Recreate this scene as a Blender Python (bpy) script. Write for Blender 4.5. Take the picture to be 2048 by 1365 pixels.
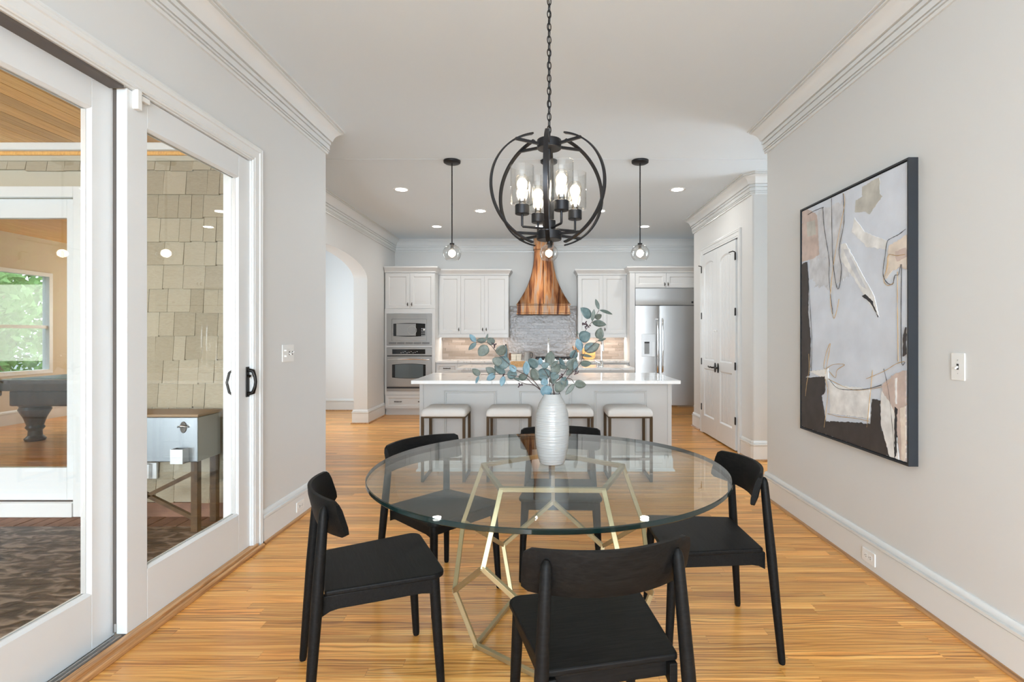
import bpy, bmesh, math, random
from mathutils import Vector, Matrix

for o in list(bpy.data.objects):
    bpy.data.objects.remove(o)
random.seed(7)
SC = bpy.context.scene
COL = SC.collection
PI = math.pi

# ------------------------------------------------------------------ camera, world, light, exposure
F, CX, CY, H = 1050.0, 1083.0, 672.5, 1.34      # focal length in pixels, vanishing point, eye height
cam_d = bpy.data.cameras.new('camera')
cam_d.sensor_width = 36.0
cam_d.sensor_fit = 'HORIZONTAL'
cam_d.lens = 36.0 * F / 2048.0
cam_d.shift_x = -(CX - 1024.0) / 2048.0
cam_d.shift_y = (CY - 682.5) / 2048.0
cam_d.clip_start = 0.02
cam = bpy.data.objects.new('camera', cam_d)
COL.objects.link(cam)
cam.location = (0, 0, H)
cam.rotation_euler = (PI / 2, 0, 0)
SC.camera = cam

SC.view_settings.view_transform = 'Standard'
SC.view_settings.look = 'None'
SC.view_settings.gamma = 1.0
SC.view_settings.use_curve_mapping = False
SC.view_settings.exposure = 0.72
SC.cycles.use_denoising = True
SC.cycles.max_bounces = 7
SC.cycles.diffuse_bounces = 4
SC.cycles.glossy_bounces = 3
SC.cycles.transmission_bounces = 6
SC.cycles.transparent_max_bounces = 20
SC.cycles.use_adaptive_sampling = True
SC.cycles.adaptive_threshold = 0.10
SC.cycles.adaptive_min_samples = 16
SC.cycles.caustics_reflective = False
SC.cycles.caustics_refractive = False
SC.cycles.sample_clamp_indirect = 6.0

world = bpy.data.worlds.new('sky')
SC.world = world
world.use_nodes = True
wn = world.node_tree
wn.nodes['Background'].inputs['Color'].default_value = (0.74, 0.87, 1.0, 1)
wn.nodes['Background'].inputs['Strength'].default_value = 3.2

def area(name, loc, rot, sx, sy, power, color=(1, 1, 1), spread=PI):
    d = bpy.data.lights.new(name, 'AREA')
    d.shape = 'RECTANGLE'; d.size = sx; d.size_y = sy; d.energy = power; d.color = color
    d.spread = spread
    o = bpy.data.objects.new(name, d); COL.objects.link(o)
    o.location = loc; o.rotation_euler = rot
    return o

# daylight entering the windows of the rear wall (behind the camera) and the hall; the rest are added fill lights
area('daylight_rear_windows', (0.04, -3.92, 1.55), (PI / 2, 0, 0), 3.2, 2.1, 262, (0.765, 0.888, 1.0))
area('porch_end_fill', (-4.4, -2.85, 1.40), (PI / 2, 0, 0), 4.6, 2.5, 250, (0.90, 0.96, 1.0))  # added fill at the porch end, brightens the shingle wall
area('daylight_hall_window', (-4.30, 7.55, 1.55), (PI / 2, 0, -PI / 2), 1.7, 1.9, 28, (0.86, 0.94, 1.0))
area('passage_fill', (4.70, 5.0, 1.6), (PI / 2, 0, PI / 2), 1.1, 1.9, 24, (0.86, 0.94, 1.0))  # added fill from out of view, lets light into the side passage
area('game_room_fill', (-6.3, 10.3, 1.6), (-PI / 2, 0, 0), 2.4, 1.5, 40, (0.98, 1.0, 0.95))  # added fill on the closed back wall, brightens the game room

# ------------------------------------------------------------------ pixel helpers (measured on the 2048 x 1365 photograph)
def PY(px, py, Y):
    return Vector(((px - CX) / F * Y, Y, H - (py - CY) / F * Y))
def PXp(px, py, X):
    Y = F * X / (px - CX)
    return Vector((X, Y, H - (py - CY) / F * Y))
def PZ(px, py, Z):
    Y = (H - Z) * F / (py - CY)
    return Vector(((px - CX) / F * Y, Y, Z))

# ------------------------------------------------------------------ materials
MATS = {}
def new_mat(name):
    m = bpy.data.materials.new(name); m.use_nodes = True
    nt = m.node_tree
    b = nt.nodes['Principled BSDF']
    MATS[name] = m
    return m, nt, b
def simple(name, col, rough=0.5, metal=0.0, spec=0.5, coat=0.0, bump=0.0, bump_scale=200.0, var=0.0, var_scale=3.0):
    m, nt, b = new_mat(name)
    b.inputs['Base Color'].default_value = (*col, 1)
    b.inputs['Roughness'].default_value = rough
    b.inputs['Metallic'].default_value = metal
    b.inputs['Specular IOR Level'].default_value = spec
    b.inputs['Coat Weight'].default_value = coat
    if bump or var:
        tc = nt.nodes.new('ShaderNodeTexCoord')
        n = nt.nodes.new('ShaderNodeTexNoise')
        nt.links.new(tc.outputs['Object'], n.inputs['Vector'])
        if bump:
            n.inputs['Scale'].default_value = bump_scale
            n.inputs['Detail'].default_value = 3
            bp = nt.nodes.new('ShaderNodeBump')
            bp.inputs['Strength'].default_value = bump
            bp.inputs['Distance'].default_value = 0.002
            nt.links.new(n.outputs['Fac'], bp.inputs['Height'])
            nt.links.new(bp.outputs['Normal'], b.inputs['Normal'])
        if var:
            n2 = nt.nodes.new('ShaderNodeTexNoise')
            n2.inputs['Scale'].default_value = var_scale
            n2.inputs['Detail'].default_value = 4
            nt.links.new(tc.outputs['Object'], n2.inputs['Vector'])
            r = nt.nodes.new('ShaderNodeValToRGB')
            r.color_ramp.elements[0].position = 0.3; r.color_ramp.elements[1].position = 0.7
            r.color_ramp.elements[0].color = (*[c * (1 - var) for c in col], 1)
            r.color_ramp.elements[1].color = (*[min(1, c * (1 + var)) for c in col], 1)
            nt.links.new(n2.outputs['Fac'], r.inputs['Fac'])
            nt.links.new(r.outputs['Color'], b.inputs['Base Color'])
    return m
def ramp(nt, stops):
    r = nt.nodes.new('ShaderNodeValToRGB')
    cr = r.color_ramp
    while len(cr.elements) < len(stops):
        cr.elements.new(0.5)
    for e, (p, c) in zip(cr.elements, stops):
        e.position = p; e.color = (*c, 1)
    return r
def mapped(nt, scale, attr=None, coord='Object'):
    tc = nt.nodes.new('ShaderNodeTexCoord')
    mp = nt.nodes.new('ShaderNodeMapping')
    mp.inputs['Scale'].default_value = scale
    nt.links.new(tc.outputs[coord], mp.inputs['Vector'])
    if attr:
        a = nt.nodes.new('ShaderNodeAttribute'); a.attribute_name = attr
        mu = nt.nodes.new('ShaderNodeMath'); mu.operation = 'MULTIPLY'; mu.inputs[1].default_value = 57.3
        nt.links.new(a.outputs['Fac'], mu.inputs[0])
        cb = nt.nodes.new('ShaderNodeCombineXYZ')
        for i in range(3):
            nt.links.new(mu.outputs[0], cb.inputs[i])
        nt.links.new(cb.outputs[0], mp.inputs['Location'])
        return mp, a
    return mp
def emit(name, col, strength):
    m = bpy.data.materials.new(name); m.use_nodes = True
    nt = m.node_tree; nt.nodes.clear()
    e = nt.nodes.new('ShaderNodeEmission'); o = nt.nodes.new('ShaderNodeOutputMaterial')
    e.inputs['Color'].default_value = (*col, 1); e.inputs['Strength'].default_value = strength
    nt.links.new(e.outputs[0], o.inputs['Surface'])
    MATS[name] = m
    return m
def clear_glass(name, tint=(1, 1, 1), ior=1.5, rough=0.0):
    # thin clear glass: light passes straight on, the surface mirrors by Fresnel
    m = bpy.data.materials.new(name); m.use_nodes = True
    nt = m.node_tree; nt.nodes.clear()
    out = nt.nodes.new('ShaderNodeOutputMaterial')
    tr = nt.nodes.new('ShaderNodeBsdfTransparent'); tr.inputs['Color'].default_value = (*tint, 1)
    gl = nt.nodes.new('ShaderNodeBsdfGlossy'); gl.inputs['Roughness'].default_value = rough
    mix = nt.nodes.new('ShaderNodeMixShader')
    fr = nt.nodes.new('ShaderNodeFresnel')
    ge = nt.nodes.new('ShaderNodeNewGeometry')
    mx = nt.nodes.new('ShaderNodeMix'); mx.data_type = 'FLOAT'
    mx.inputs[2].default_value = ior; mx.inputs[3].default_value = 1.0 / ior
    nt.links.new(ge.outputs['Backfacing'], mx.inputs[0])
    nt.links.new(mx.outputs[0], fr.inputs['IOR'])
    nt.links.new(fr.outputs[0], mix.inputs[0])
    nt.links.new(tr.outputs[0], mix.inputs[1])
    nt.links.new(gl.outputs[0], mix.inputs[2])
    nt.links.new(mix.outputs[0], out.inputs['Surface'])
    MATS[name] = m
    return m

simple('wall_paint', (0.685, 0.69, 0.68), 0.55, bump=0.04, bump_scale=120)
simple('ceiling_paint', (0.715, 0.785, 0.835), 0.75)
simple('trim_white', (0.74, 0.755, 0.75), 0.28)
simple('door_white', (0.73, 0.75, 0.755), 0.22)
simple('cabinet_white', (0.66, 0.66, 0.65), 0.35)
simple('cabinet_gap', (0.12, 0.12, 0.115), 0.8)
simple('island_grey', (0.48, 0.465, 0.44), 0.4)
simple('plate_white', (0.82, 0.82, 0.80), 0.3)
simple('dark_slot', (0.03, 0.03, 0.03), 0.6)
simple('black_metal', (0.02, 0.02, 0.022), 0.42, metal=0.6)
simple('bronze_black', (0.018, 0.015, 0.013), 0.4, metal=0.7)
simple('pewter', (0.10, 0.09, 0.08), 0.4, metal=0.8)
simple('chrome', (0.85, 0.86, 0.87), 0.08, metal=1.0)
simple('steel', (0.68, 0.675, 0.665), 0.33, metal=1.0)
simple('oven_steel', (0.40, 0.392, 0.38), 0.30, metal=1.0)
simple('fridge_steel', (0.54, 0.535, 0.525), 0.36, metal=1.0)
simple('cooler_steel', (0.36, 0.385, 0.40), 0.32, metal=1.0)
simple('steel_dull', (0.60, 0.595, 0.58), 0.4, metal=1.0)
simple('aluminium', (0.45, 0.43, 0.41), 0.5, metal=0.7)
simple('black_glass', (0.012, 0.014, 0.016), 0.06)
simple('oven_glass', (0.10, 0.125, 0.135), 0.08)
simple('screen_grey', (0.30, 0.31, 0.31), 0.25)
simple('brass', (0.50, 0.42, 0.255), 0.55, metal=1.0)
simple('bronze_leg', (0.060, 0.034, 0.013), 0.5, metal=0.1, spec=0.2)
simple('stool_fabric', (0.64, 0.61, 0.575), 0.9, bump=0.25, bump_scale=700)
simple('picture_frame', (0.016, 0.02, 0.026), 0.5)
simple('plaster', (0.50, 0.46, 0.36), 0.7)
simple('tan_wall', (0.66, 0.56, 0.40), 0.7)
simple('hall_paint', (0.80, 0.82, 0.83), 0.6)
simple('pool_wood', (0.075, 0.045, 0.022), 0.3, var=0.3, var_scale=20)
simple('pool_felt', (0.28, 0.45, 0.55), 0.9)
simple('paper_white', (0.85, 0.85, 0.83), 0.6)
simple('stem', (0.06, 0.035, 0.03), 0.7)
simple('berry', (0.05, 0.025, 0.035), 0.6)
simple('ivory_card', (0.78, 0.70, 0.58), 0.6)
simple('grout', (0.33, 0.31, 0.295), 0.8)
simple('sash_white', (0.80, 0.82, 0.82), 0.4)
simple('threshold_dark', (0.10, 0.085, 0.075), 0.5)
simple('cast_iron', (0.015, 0.015, 0.016), 0.55)
simple('walnut', (0.20, 0.08, 0.035), 0.5, var=0.35, var_scale=40)
simple('wicker', (0.62, 0.36, 0.16), 0.7, bump=0.5, bump_scale=300, var=0.3, var_scale=90)
simple('board_wood', (0.66, 0.31, 0.10), 0.45, var=0.3, var_scale=25)
simple('toaster_grey', (0.45, 0.45, 0.44), 0.3, metal=0.5)
simple('leather_brown', (0.30, 0.20, 0.11), 0.6)
emit('bulb_glow', (1.0, 0.88, 0.70), 11.0)
emit('globe_bulb_glow', (1.0, 0.90, 0.76), 11.0)
emit('downlight_glow', (1.0, 0.97, 0.92), 9.0)
clear_glass('lamp_glass', (0.97, 0.97, 0.965), 1.6)
clear_glass('globe_glass', (0.955, 0.955, 0.95), 1.75)
clear_glass('bulb_glass', (1.0, 0.97, 0.92), 1.35)
clear_glass('door_glass', (0.985, 0.99, 0.985), 1.46)
clear_glass('table_glass', (0.93, 0.965, 0.95), 1.5)

# table glass rim, seen edge-on: dark green
m, nt, b = new_mat('glass_rim')
b.inputs['Base Color'].default_value = (0.004, 0.016, 0.016, 1)
b.inputs['Roughness'].default_value = 0.08
b.inputs['Alpha'].default_value = 0.95

# oak floor
def oak(name, tones, seed_attr='rnd', rough=0.28, along='x', cath=0.85):
    m, nt, b = new_mat(name)
    mp, at = mapped(nt, (0.9, 26.0, 26.0) if along == 'x' else (26.0, 0.9, 26.0), seed_attr)
    n = nt.nodes.new('ShaderNodeTexNoise'); n.inputs['Scale'].default_value = 1.6; n.inputs['Detail'].default_value = 5
    n.inputs['Distortion'].default_value = 1.2
    nt.links.new(mp.outputs[0], n.inputs['Vector'])
    mp2, _ = mapped(nt, (1.9, 12.0, 12.0) if along == 'x' else (12.0, 1.9, 12.0), seed_attr)
    w = nt.nodes.new('ShaderNodeTexWave'); w.wave_type = 'BANDS'; w.bands_direction = 'Y' if along == 'x' else 'X'
    w.inputs['Scale'].default_value = 1.25; w.inputs['Distortion'].default_value = 12.0
    w.inputs['Detail'].default_value = 2.0; w.inputs['Detail Scale'].default_value = 0.7
    nt.links.new(mp2.outputs[0], w.inputs['Vector'])
    r1 = ramp(nt, [(0.36, tones[0]), (0.52, tones[1]), (0.66, tones[2])])
    nt.links.new(n.outputs['Fac'], r1.inputs['Fac'])
    r2 = ramp(nt, [(0.0, (0.30, 0.19, 0.11)), (0.13, (0.66, 0.56, 0.46)), (0.36, (1, 1, 1)), (1.0, (1, 1, 1))])
    nt.links.new(w.outputs['Fac'], r2.inputs['Fac'])
    mu = nt.nodes.new('ShaderNodeMix'); mu.data_type = 'RGBA'; mu.blend_type = 'MULTIPLY'
    fm_ = nt.nodes.new('ShaderNodeMath'); fm_.operation = 'MULTIPLY'; fm_.inputs[1].default_value = 7.13
    fr_ = nt.nodes.new('ShaderNodeMath'); fr_.operation = 'FRACT'
    fc_ = nt.nodes.new('ShaderNodeMapRange'); fc_.inputs[3].default_value = 0.12 * cath; fc_.inputs[4].default_value = cath
    nt.links.new(at.outputs['Fac'], fm_.inputs[0]); nt.links.new(fm_.outputs[0], fr_.inputs[0]); nt.links.new(fr_.outputs[0], fc_.inputs[0]); nt.links.new(fc_.outputs[0], mu.inputs[0])
    nt.links.new(r1.outputs[0], mu.inputs[6]); nt.links.new(r2.outputs[0], mu.inputs[7])
    hv = nt.nodes.new('ShaderNodeHueSaturation')
    mr = nt.nodes.new('ShaderNodeMapRange'); mr.inputs[3].default_value = 0.74; mr.inputs[4].default_value = 1.14
    nt.links.new(at.outputs['Fac'], mr.inputs[0]); nt.links.new(mr.outputs[0], hv.inputs['Value'])
    nt.links.new(mu.outputs[2], hv.inputs['Color'])
    nt.links.new(hv.outputs[0], b.inputs['Base Color'])
    b.inputs['Roughness'].default_value = rough
    bp = nt.nodes.new('ShaderNodeBump'); bp.inputs['Strength'].default_value = 0.06; bp.inputs['Distance'].default_value = 0.002
    nt.links.new(w.outputs['Fac'], bp.inputs['Height']); nt.links.new(bp.outputs[0], b.inputs['Normal'])
    return m
oak('oak_floor', [(0.66, 0.275, 0.058), (0.86, 0.415, 0.105), (0.96, 0.555, 0.175)])
oak('oak_trim', [(0.40, 0.19, 0.07), (0.55, 0.29, 0.12), (0.64, 0.37, 0.17)], rough=0.4, along='y', cath=0.4)
oak('porch_pine', [(0.74, 0.36, 0.08), (0.86, 0.46, 0.12), (0.92, 0.53, 0.16)], rough=0.5, along='y', cath=0.25)

# black stained wood
m, nt, b = new_mat('black_wood')
mp = mapped(nt, (5, 60, 60))
w = nt.nodes.new('ShaderNodeTexNoise'); w.inputs['Scale'].default_value = 2.2; w.inputs['Detail'].default_value = 5; w.inputs['Distortion'].default_value = 0.8
nt.links.new(mp.outputs[0], w.inputs['Vector'])
r = ramp(nt, [(0.35, (0.004, 0.004, 0.004)), (0.7, (0.010, 0.0095, 0.009))])
nt.links.new(w.outputs['Fac'], r.inputs['Fac']); nt.links.new(r.outputs[0], b.inputs['Base Color'])
b.inputs['Roughness'].default_value = 0.5
b.inputs['Specular IOR Level'].default_value = 0.12
bp = nt.nodes.new('ShaderNodeBump'); bp.inputs['Strength'].default_value = 0.22; bp.inputs['Distance'].default_value = 0.0015
nt.links.new(w.outputs['Fac'], bp.inputs['Height']); nt.links.new(bp.outputs[0], b.inputs['Normal'])

# quartz
m, nt, b = new_mat('quartz')
mp = mapped(nt, (1.0, 1.0, 1.0))
n = nt.nodes.new('ShaderNodeTexNoise'); n.inputs['Scale'].default_value = 1.1; n.inputs['Detail'].default_value = 6; n.inputs['Distortion'].default_value = 1.4
nt.links.new(mp.outputs[0], n.inputs['Vector'])
r = ramp(nt, [(0.0, (0.84, 0.835, 0.82)), (0.485, (0.83, 0.825, 0.81)), (0.5, (0.62, 0.60, 0.565)), (0.512, (0.83, 0.825, 0.81)), (1.0, (0.85, 0.845, 0.83))])
nt.links.new(n.outputs['Fac'], r.inputs['Fac']); nt.links.new(r.outputs[0], b.inputs['Base Color'])
b.inputs['Roughness'].default_value = 0.10

# copper with patina
m, nt, b = new_mat('copper')
mp = mapped(nt, (13, 1.2, 1.2))
n = nt.nodes.new('ShaderNodeTexNoise'); n.inputs['Scale'].default_value = 1.5; n.inputs['Detail'].default_value = 6; n.inputs['Distortion'].default_value = 0.2
nt.links.new(mp.outputs[0], n.inputs['Vector'])
r = ramp(nt, [(0.34, (0.045, 0.015, 0.007)), (0.44, (0.15, 0.055, 0.02)), (0.52, (0.24, 0.11, 0.04)), (0.60, (0.17, 0.125, 0.095)), (0.68, (0.19, 0.085, 0.035))])
nt.links.new(n.outputs['Fac'], r.inputs['Fac']); nt.links.new(r.outputs[0], b.inputs['Base Color'])
b.inputs['Metallic'].default_value = 0.8; b.inputs['Roughness'].default_value = 0.38

# backsplash tile, wavy glaze
m, nt, b = new_mat('tile')
ob = nt.nodes.new('ShaderNodeObjectInfo')
r = ramp(nt, [(0.0, (0.235, 0.19, 0.155)), (0.5, (0.295, 0.243, 0.205)), (1.0, (0.355, 0.30, 0.26))])
nt.links.new(ob.outputs['Random'], r.inputs['Fac']); nt.links.new(r.outputs[0], b.inputs['Base Color'])
mp = mapped(nt, (14, 14, 40), coord='Generated')
tc = nt.nodes.new('ShaderNodeNewGeometry')
n = nt.nodes.new('ShaderNodeTexNoise'); n.inputs['Scale'].default_value = 22; n.inputs['Detail'].default_value = 1
nt.links.new(tc.outputs['Position'], n.inputs['Vector'])
bp = nt.nodes.new('ShaderNodeBump'); bp.inputs['Strength'].default_value = 0.5; bp.inputs['Distance'].default_value = 0.004
nt.links.new(n.outputs['Fac'], bp.inputs['Height']); nt.links.new(bp.outputs[0], b.inputs['Normal'])
b.inputs['Roughness'].default_value = 0.16
b.inputs['Specular IOR Level'].default_value = 0.25

# shingle
m, nt, b = new_mat('shingle')
ob = nt.nodes.new('ShaderNodeObjectInfo')
mp = mapped(nt, (3, 3, 30))
n = nt.nodes.new('ShaderNodeTexNoise'); n.inputs['Scale'].default_value = 14; n.inputs['Detail'].default_value = 5
nt.links.new(mp.outputs[0], n.inputs['Vector'])
ad = nt.nodes.new('ShaderNodeMath'); ad.operation = 'MULTIPLY_ADD'; ad.inputs[1].default_value = 0.45
nt.links.new(ob.outputs['Random'], ad.inputs[0]); nt.links.new(n.outputs['Fac'], ad.inputs[2])
r = ramp(nt, [(0.3, (0.28, 0.235, 0.16)), (0.65, (0.38, 0.325, 0.23)), (1.0, (0.46, 0.405, 0.30))])
nt.links.new(ad.outputs[0], r.inputs['Fac']); nt.links.new(r.outputs[0], b.inputs['Base Color'])
b.inputs['Roughness'].default_value = 0.85
bp = nt.nodes.new('ShaderNodeBump'); bp.inputs['Strength'].default_value = 0.4; bp.inputs['Distance'].default_value = 0.004
nt.links.new(n.outputs['Fac'], bp.inputs['Height']); nt.links.new(bp.outputs[0], b.inputs['Normal'])

# slate porch floor and clay brick
m, nt, b = new_mat('slate')
mp = mapped(nt, (3.0, 7.0, 3.0))
n = nt.nodes.new('ShaderNodeTexNoise'); n.inputs['Scale'].default_value = 2.6; n.inputs['Detail'].default_value = 10; n.inputs['Distortion'].default_value = 0.8
nt.links.new(mp.outputs[0], n.inputs['Vector'])
r = ramp(nt, [(0.40, (0.012, 0.009, 0.008)), (0.50, (0.06, 0.045, 0.036)), (0.62, (0.24, 0.195, 0.165))])
nt.links.new(n.outputs['Fac'], r.inputs['Fac']); nt.links.new(r.outputs[0], b.inputs['Base Color'])
b.inputs['Roughness'].default_value = 0.5
bp = nt.nodes.new('ShaderNodeBump'); bp.inputs['Strength'].default_value = 0.8; bp.inputs['Distance'].default_value = 0.02
nt.links.new(n.outputs['Fac'], bp.inputs['Height']); nt.links.new(bp.outputs[0], b.inputs['Normal'])
simple('brick', (0.20, 0.105, 0.072), 0.75, bump=0.5, bump_scale=60, var=0.35, var_scale=9)

# vase glaze with turned ridges
m, nt, b = new_mat('vase_glaze')
b.inputs['Base Color'].default_value = (0.36, 0.36, 0.35, 1); b.inputs['Roughness'].default_value = 0.15
mp = mapped(nt, (2.0, 2.0, 60.0))
n = nt.nodes.new('ShaderNodeTexNoise'); n.inputs['Scale'].default_value = 2.2; n.inputs['Detail'].default_value = 1.5
nt.links.new(mp.outputs[0], n.inputs['Vector'])
bp = nt.nodes.new('ShaderNodeBump'); bp.inputs['Strength'].default_value = 0.35; bp.inputs['Distance'].default_value = 0.004
nt.links.new(n.outputs['Fac'], bp.inputs['Height']); nt.links.new(bp.outputs[0], b.inputs['Normal'])

# eucalyptus leaves
def leafmat(name, c0, c1):
    m, nt, b = new_mat(name)
    tc = nt.nodes.new('ShaderNodeNewGeometry')
    n = nt.nodes.new('ShaderNodeTexNoise'); n.inputs['Scale'].default_value = 70; n.inputs['Detail'].default_value = 3
    nt.links.new(tc.outputs['Position'], n.inputs['Vector'])
    r = ramp(nt, [(0.35, c0), (0.7, c1)])
    nt.links.new(n.outputs['Fac'], r.inputs['Fac']); nt.links.new(r.outputs[0], b.inputs['Base Color'])
    b.inputs['Roughness'].default_value = 0.55
leafmat('leaf_grey', (0.075, 0.092, 0.078), (0.122, 0.143, 0.123))
leafmat('leaf_teal', (0.060, 0.098, 0.100), (0.105, 0.152, 0.154))
leafmat('leaf_blue', (0.10, 0.18, 0.215), (0.17, 0.265, 0.31))
leafmat('leaf_dark', (0.05, 0.07, 0.058), (0.085, 0.11, 0.093))
leafmat('tree_green', (0.10, 0.23, 0.05), (0.30, 0.50, 0.16))
simple('canvas', (0.67, 0.715, 0.79), 0.7, var=0.09, var_scale=4.5, bump=0.3, bump_scale=160)
for nm, c in dict(paint_black=(0.05, 0.042, 0.04), paint_blush=(0.58, 0.47, 0.42), paint_taupe=(0.53, 0.52, 0.47), paint_white=(0.80, 0.80, 0.79),
                  paint_peach=(0.76, 0.67, 0.58), paint_mist=(0.63, 0.645, 0.68), paint_ochre=(0.55, 0.36, 0.16), paint_ink=(0.03, 0.03, 0.035)).items():
    simple(nm, c, 0.65, var=0.16, var_scale=14)

# ------------------------------------------------------------------ mesh helpers
class MB:
    def __init__(s):
        s.v = []; s.f = []; s.mi = []; s.weld = False
    def add(s, vs, fs, mi=0):
        o = len(s.v)
        s.v += [tuple(v) for v in vs]
        s.f += [tuple(i + o for i in f) for f in fs]
        s.mi += [mi] * len(fs)
        return s
    def box(s, x0, x1, y0, y1, z0, z1, mi=0):
        vs = [(x, y, z) for z in (z0, z1) for y in (y0, y1) for x in (x0, x1)]
        return s.add(vs, [(0, 2, 3, 1), (4, 5, 7, 6), (0, 1, 5, 4), (2, 6, 7, 3), (0, 4, 6, 2), (1, 3, 7, 5)], mi)
    def tube(s, pts, radii, seg=12, caps=True, mi=0, square=False, closed=False):
        pts = [Vector(p) for p in pts]
        if not hasattr(radii, '__len__'):
            radii = [radii] * len(pts)
        n = len(pts); rings = []
        up = None
        for i, p in enumerate(pts):
            if closed:
                t = (pts[(i + 1) % n] - pts[i - 1]).normalized()
            else:
                t = (pts[min(i + 1, n - 1)] - pts[max(i - 1, 0)]).normalized()
            if up is None:
                up = Vector((0, 0, 1)) if abs(t.z) < 0.9 else Vector((0, 1, 0))
            a = t.cross(up)
            if a.length < 1e-5:
                a = t.cross(Vector((1, 0, 0)))
            a.normalize(); bb = a.cross(t).normalized(); up = bb
            k = 4 if square else seg
            off = PI / 4 if square else 0
            rr = radii[i] * (math.sqrt(2) if square else 1)
            rings.append([p + (a * math.cos(2 * PI * j / k + off) + bb * math.sin(2 * PI * j / k + off)) * rr for j in range(k)])
        k = len(rings[0]); vs = [q for r_ in rings for q in r_]; fs = []
        for i in range(n if closed else n - 1):
            for j in range(k):
                i2 = (i + 1) % n
                fs.append((i * k + j, i * k + (j + 1) % k, i2 * k + (j + 1) % k, i2 * k + j))
        if caps and not closed:
            fs.append(tuple(range(k - 1, -1, -1))); fs.append(tuple((n - 1) * k + j for j in range(k)))
        return s.add(vs, fs, mi)
    def lathe(s, prof, c=(0, 0, 0), seg=32, axis='z', mi=0, closed=False):
        # profile of (radius, height); radius 0 at an end closes it
        vs = []; fs = []
        for (r, h) in prof:
            for j in range(seg):
                a = 2 * PI * j / seg
                p = (r * math.cos(a), r * math.sin(a), h)
                if axis == 'y': p = (p[0], p[2], p[1])
                if axis == 'x': p = (p[2], p[0], p[1])
                vs.append((c[0] + p[0], c[1] + p[1], c[2] + p[2]))
        n = len(prof)
        if min(p[0] for p in prof) < 1e-6: s.weld = True
        for i in range(n if closed else n - 1):
            i2 = (i + 1) % n
            for j in range(seg):
                fs.append((i * seg + j, i * seg + (j + 1) % seg, i2 * seg + (j + 1) % seg, i2 * seg + j))
        if not closed:
            if prof[0][0] > 1e-6: fs.append(tuple(range(seg - 1, -1, -1)))
            if prof[-1][0] > 1e-6: fs.append(tuple((n - 1) * seg + j for j in range(seg)))
        return s.add(vs, fs, mi)
    def prism(s, poly, h0, h1, fn=lambda a, b, h: (a, b, h), mi=0):
        n = len(poly)
        vs = [fn(a, b, h0) for a, b in poly] + [fn(a, b, h1) for a, b in poly]
        fs = [tuple(range(n - 1, -1, -1)), tuple(range(n, 2 * n))]
        fs += [(i, (i + 1) % n, (i + 1) % n + n, i + n) for i in range(n)]
        return s.add(vs, fs, mi)
    def sweep(s, prof, path, fn=lambda a, b, h: (a, b, h), closed=False, mi=0):
        # profile (offset to the left of the path, height) swept with mitred corners along a planar path
        n = len(path); k = len(prof); vs = []; fs = []
        for i in range(n):
            p = Vector(path[i])
            if closed:
                d0 = (p - Vector(path[i - 1])).normalized(); d1 = (Vector(path[(i + 1) % n]) - p).normalized()
            else:
                d0 = (p - Vector(path[max(i - 1, 0)])); d1 = (Vector(path[min(i + 1, n - 1)]) - p)
                if d0.length < 1e-9: d0 = d1
                if d1.length < 1e-9: d1 = d0
                d0 = d0.normalized(); d1 = d1.normalized()
            n0 = Vector((-d0.y, d0.x)); n1 = Vector((-d1.y, d1.x))
            m = (n0 + n1)
            m = m / max(1e-6, m.dot(n0)) if m.length > 1e-6 else n0
            for (o, h) in prof:
                q = p + m * o
                vs.append(fn(q.x, q.y, h))
        for i in range(n if closed else n - 1):
            i2 = (i + 1) % n
            for j in range(k):
                fs.append((i * k + j, i * k + (j + 1) % k, i2 * k + (j + 1) % k, i2 * k + j))
        if not closed:
            fs.append(tuple(range(k))); fs.append(tuple((n - 1) * k + j for j in range(k - 1, -1, -1)))
        return s.add(vs, fs, mi)
    def grid(s, fn, nu, nv, mi=0, thick=None):
        vs = [fn(u / nu, v / nv) for v in range(nv + 1) for u in range(nu + 1)]
        fs = [(v * (nu + 1) + u, v * (nu + 1) + u + 1, (v + 1) * (nu + 1) + u + 1, (v + 1) * (nu + 1) + u) for v in range(nv) for u in range(nu)]
        return s.add(vs, fs, mi)
    def mesh(s, name, mats, smooth=0, rnd=None):
        me = bpy.data.meshes.new(name)
        me.from_pydata(s.v, [], s.f)
        if not isinstance(mats, (list, tuple)): mats = [mats]
        for m_ in mats: me.materials.append(MATS[m_])
        if len(mats) > 1: me.polygons.foreach_set('material_index', s.mi)
        if rnd is not None:
            at = me.attributes.new('rnd', 'FLOAT', 'FACE')
            vals = rnd if hasattr(rnd, '__len__') else [rnd] * len(me.polygons)
            at.data.foreach_set('value', vals)
        bm = bmesh.new(); bm.from_mesh(me)
        if s.weld:
            bmesh.ops.remove_doubles(bm, verts=bm.verts, dist=1e-6)
        bmesh.ops.recalc_face_normals(bm, faces=bm.faces)
        bm.to_mesh(me); bm.free()
        if smooth:
            me.polygons.foreach_set('use_smooth', [True] * len(me.polygons))
            me.set_sharp_from_angle(angle=math.radians(smooth))
        return me
    def build(s, name, mats, parent=None, smooth=0, bevel=0, bseg=2, local=False, rnd=None):
        # vertices in world space unless local=True
        if parent is not None and not local:
            w = wloc(parent)
            s.v = [(x - w.x, y - w.y, z - w.z) for x, y, z in s.v]
        me = s.mesh(name, mats, smooth, rnd)
        o = bpy.data.objects.new(name, me); COL.objects.link(o)
        if parent is not None: o.parent = parent
        if bevel:
            md = o.modifiers.new('bevel', 'BEVEL'); md.width = bevel; md.segments = bseg; md.limit_method = 'ANGLE'
            md.angle_limit = math.radians(40); md.harden_normals = False
        return o
def wloc(o):
    p = Vector((0, 0, 0))
    while o is not None:
        p += o.location; o = o.parent
    return p
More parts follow.
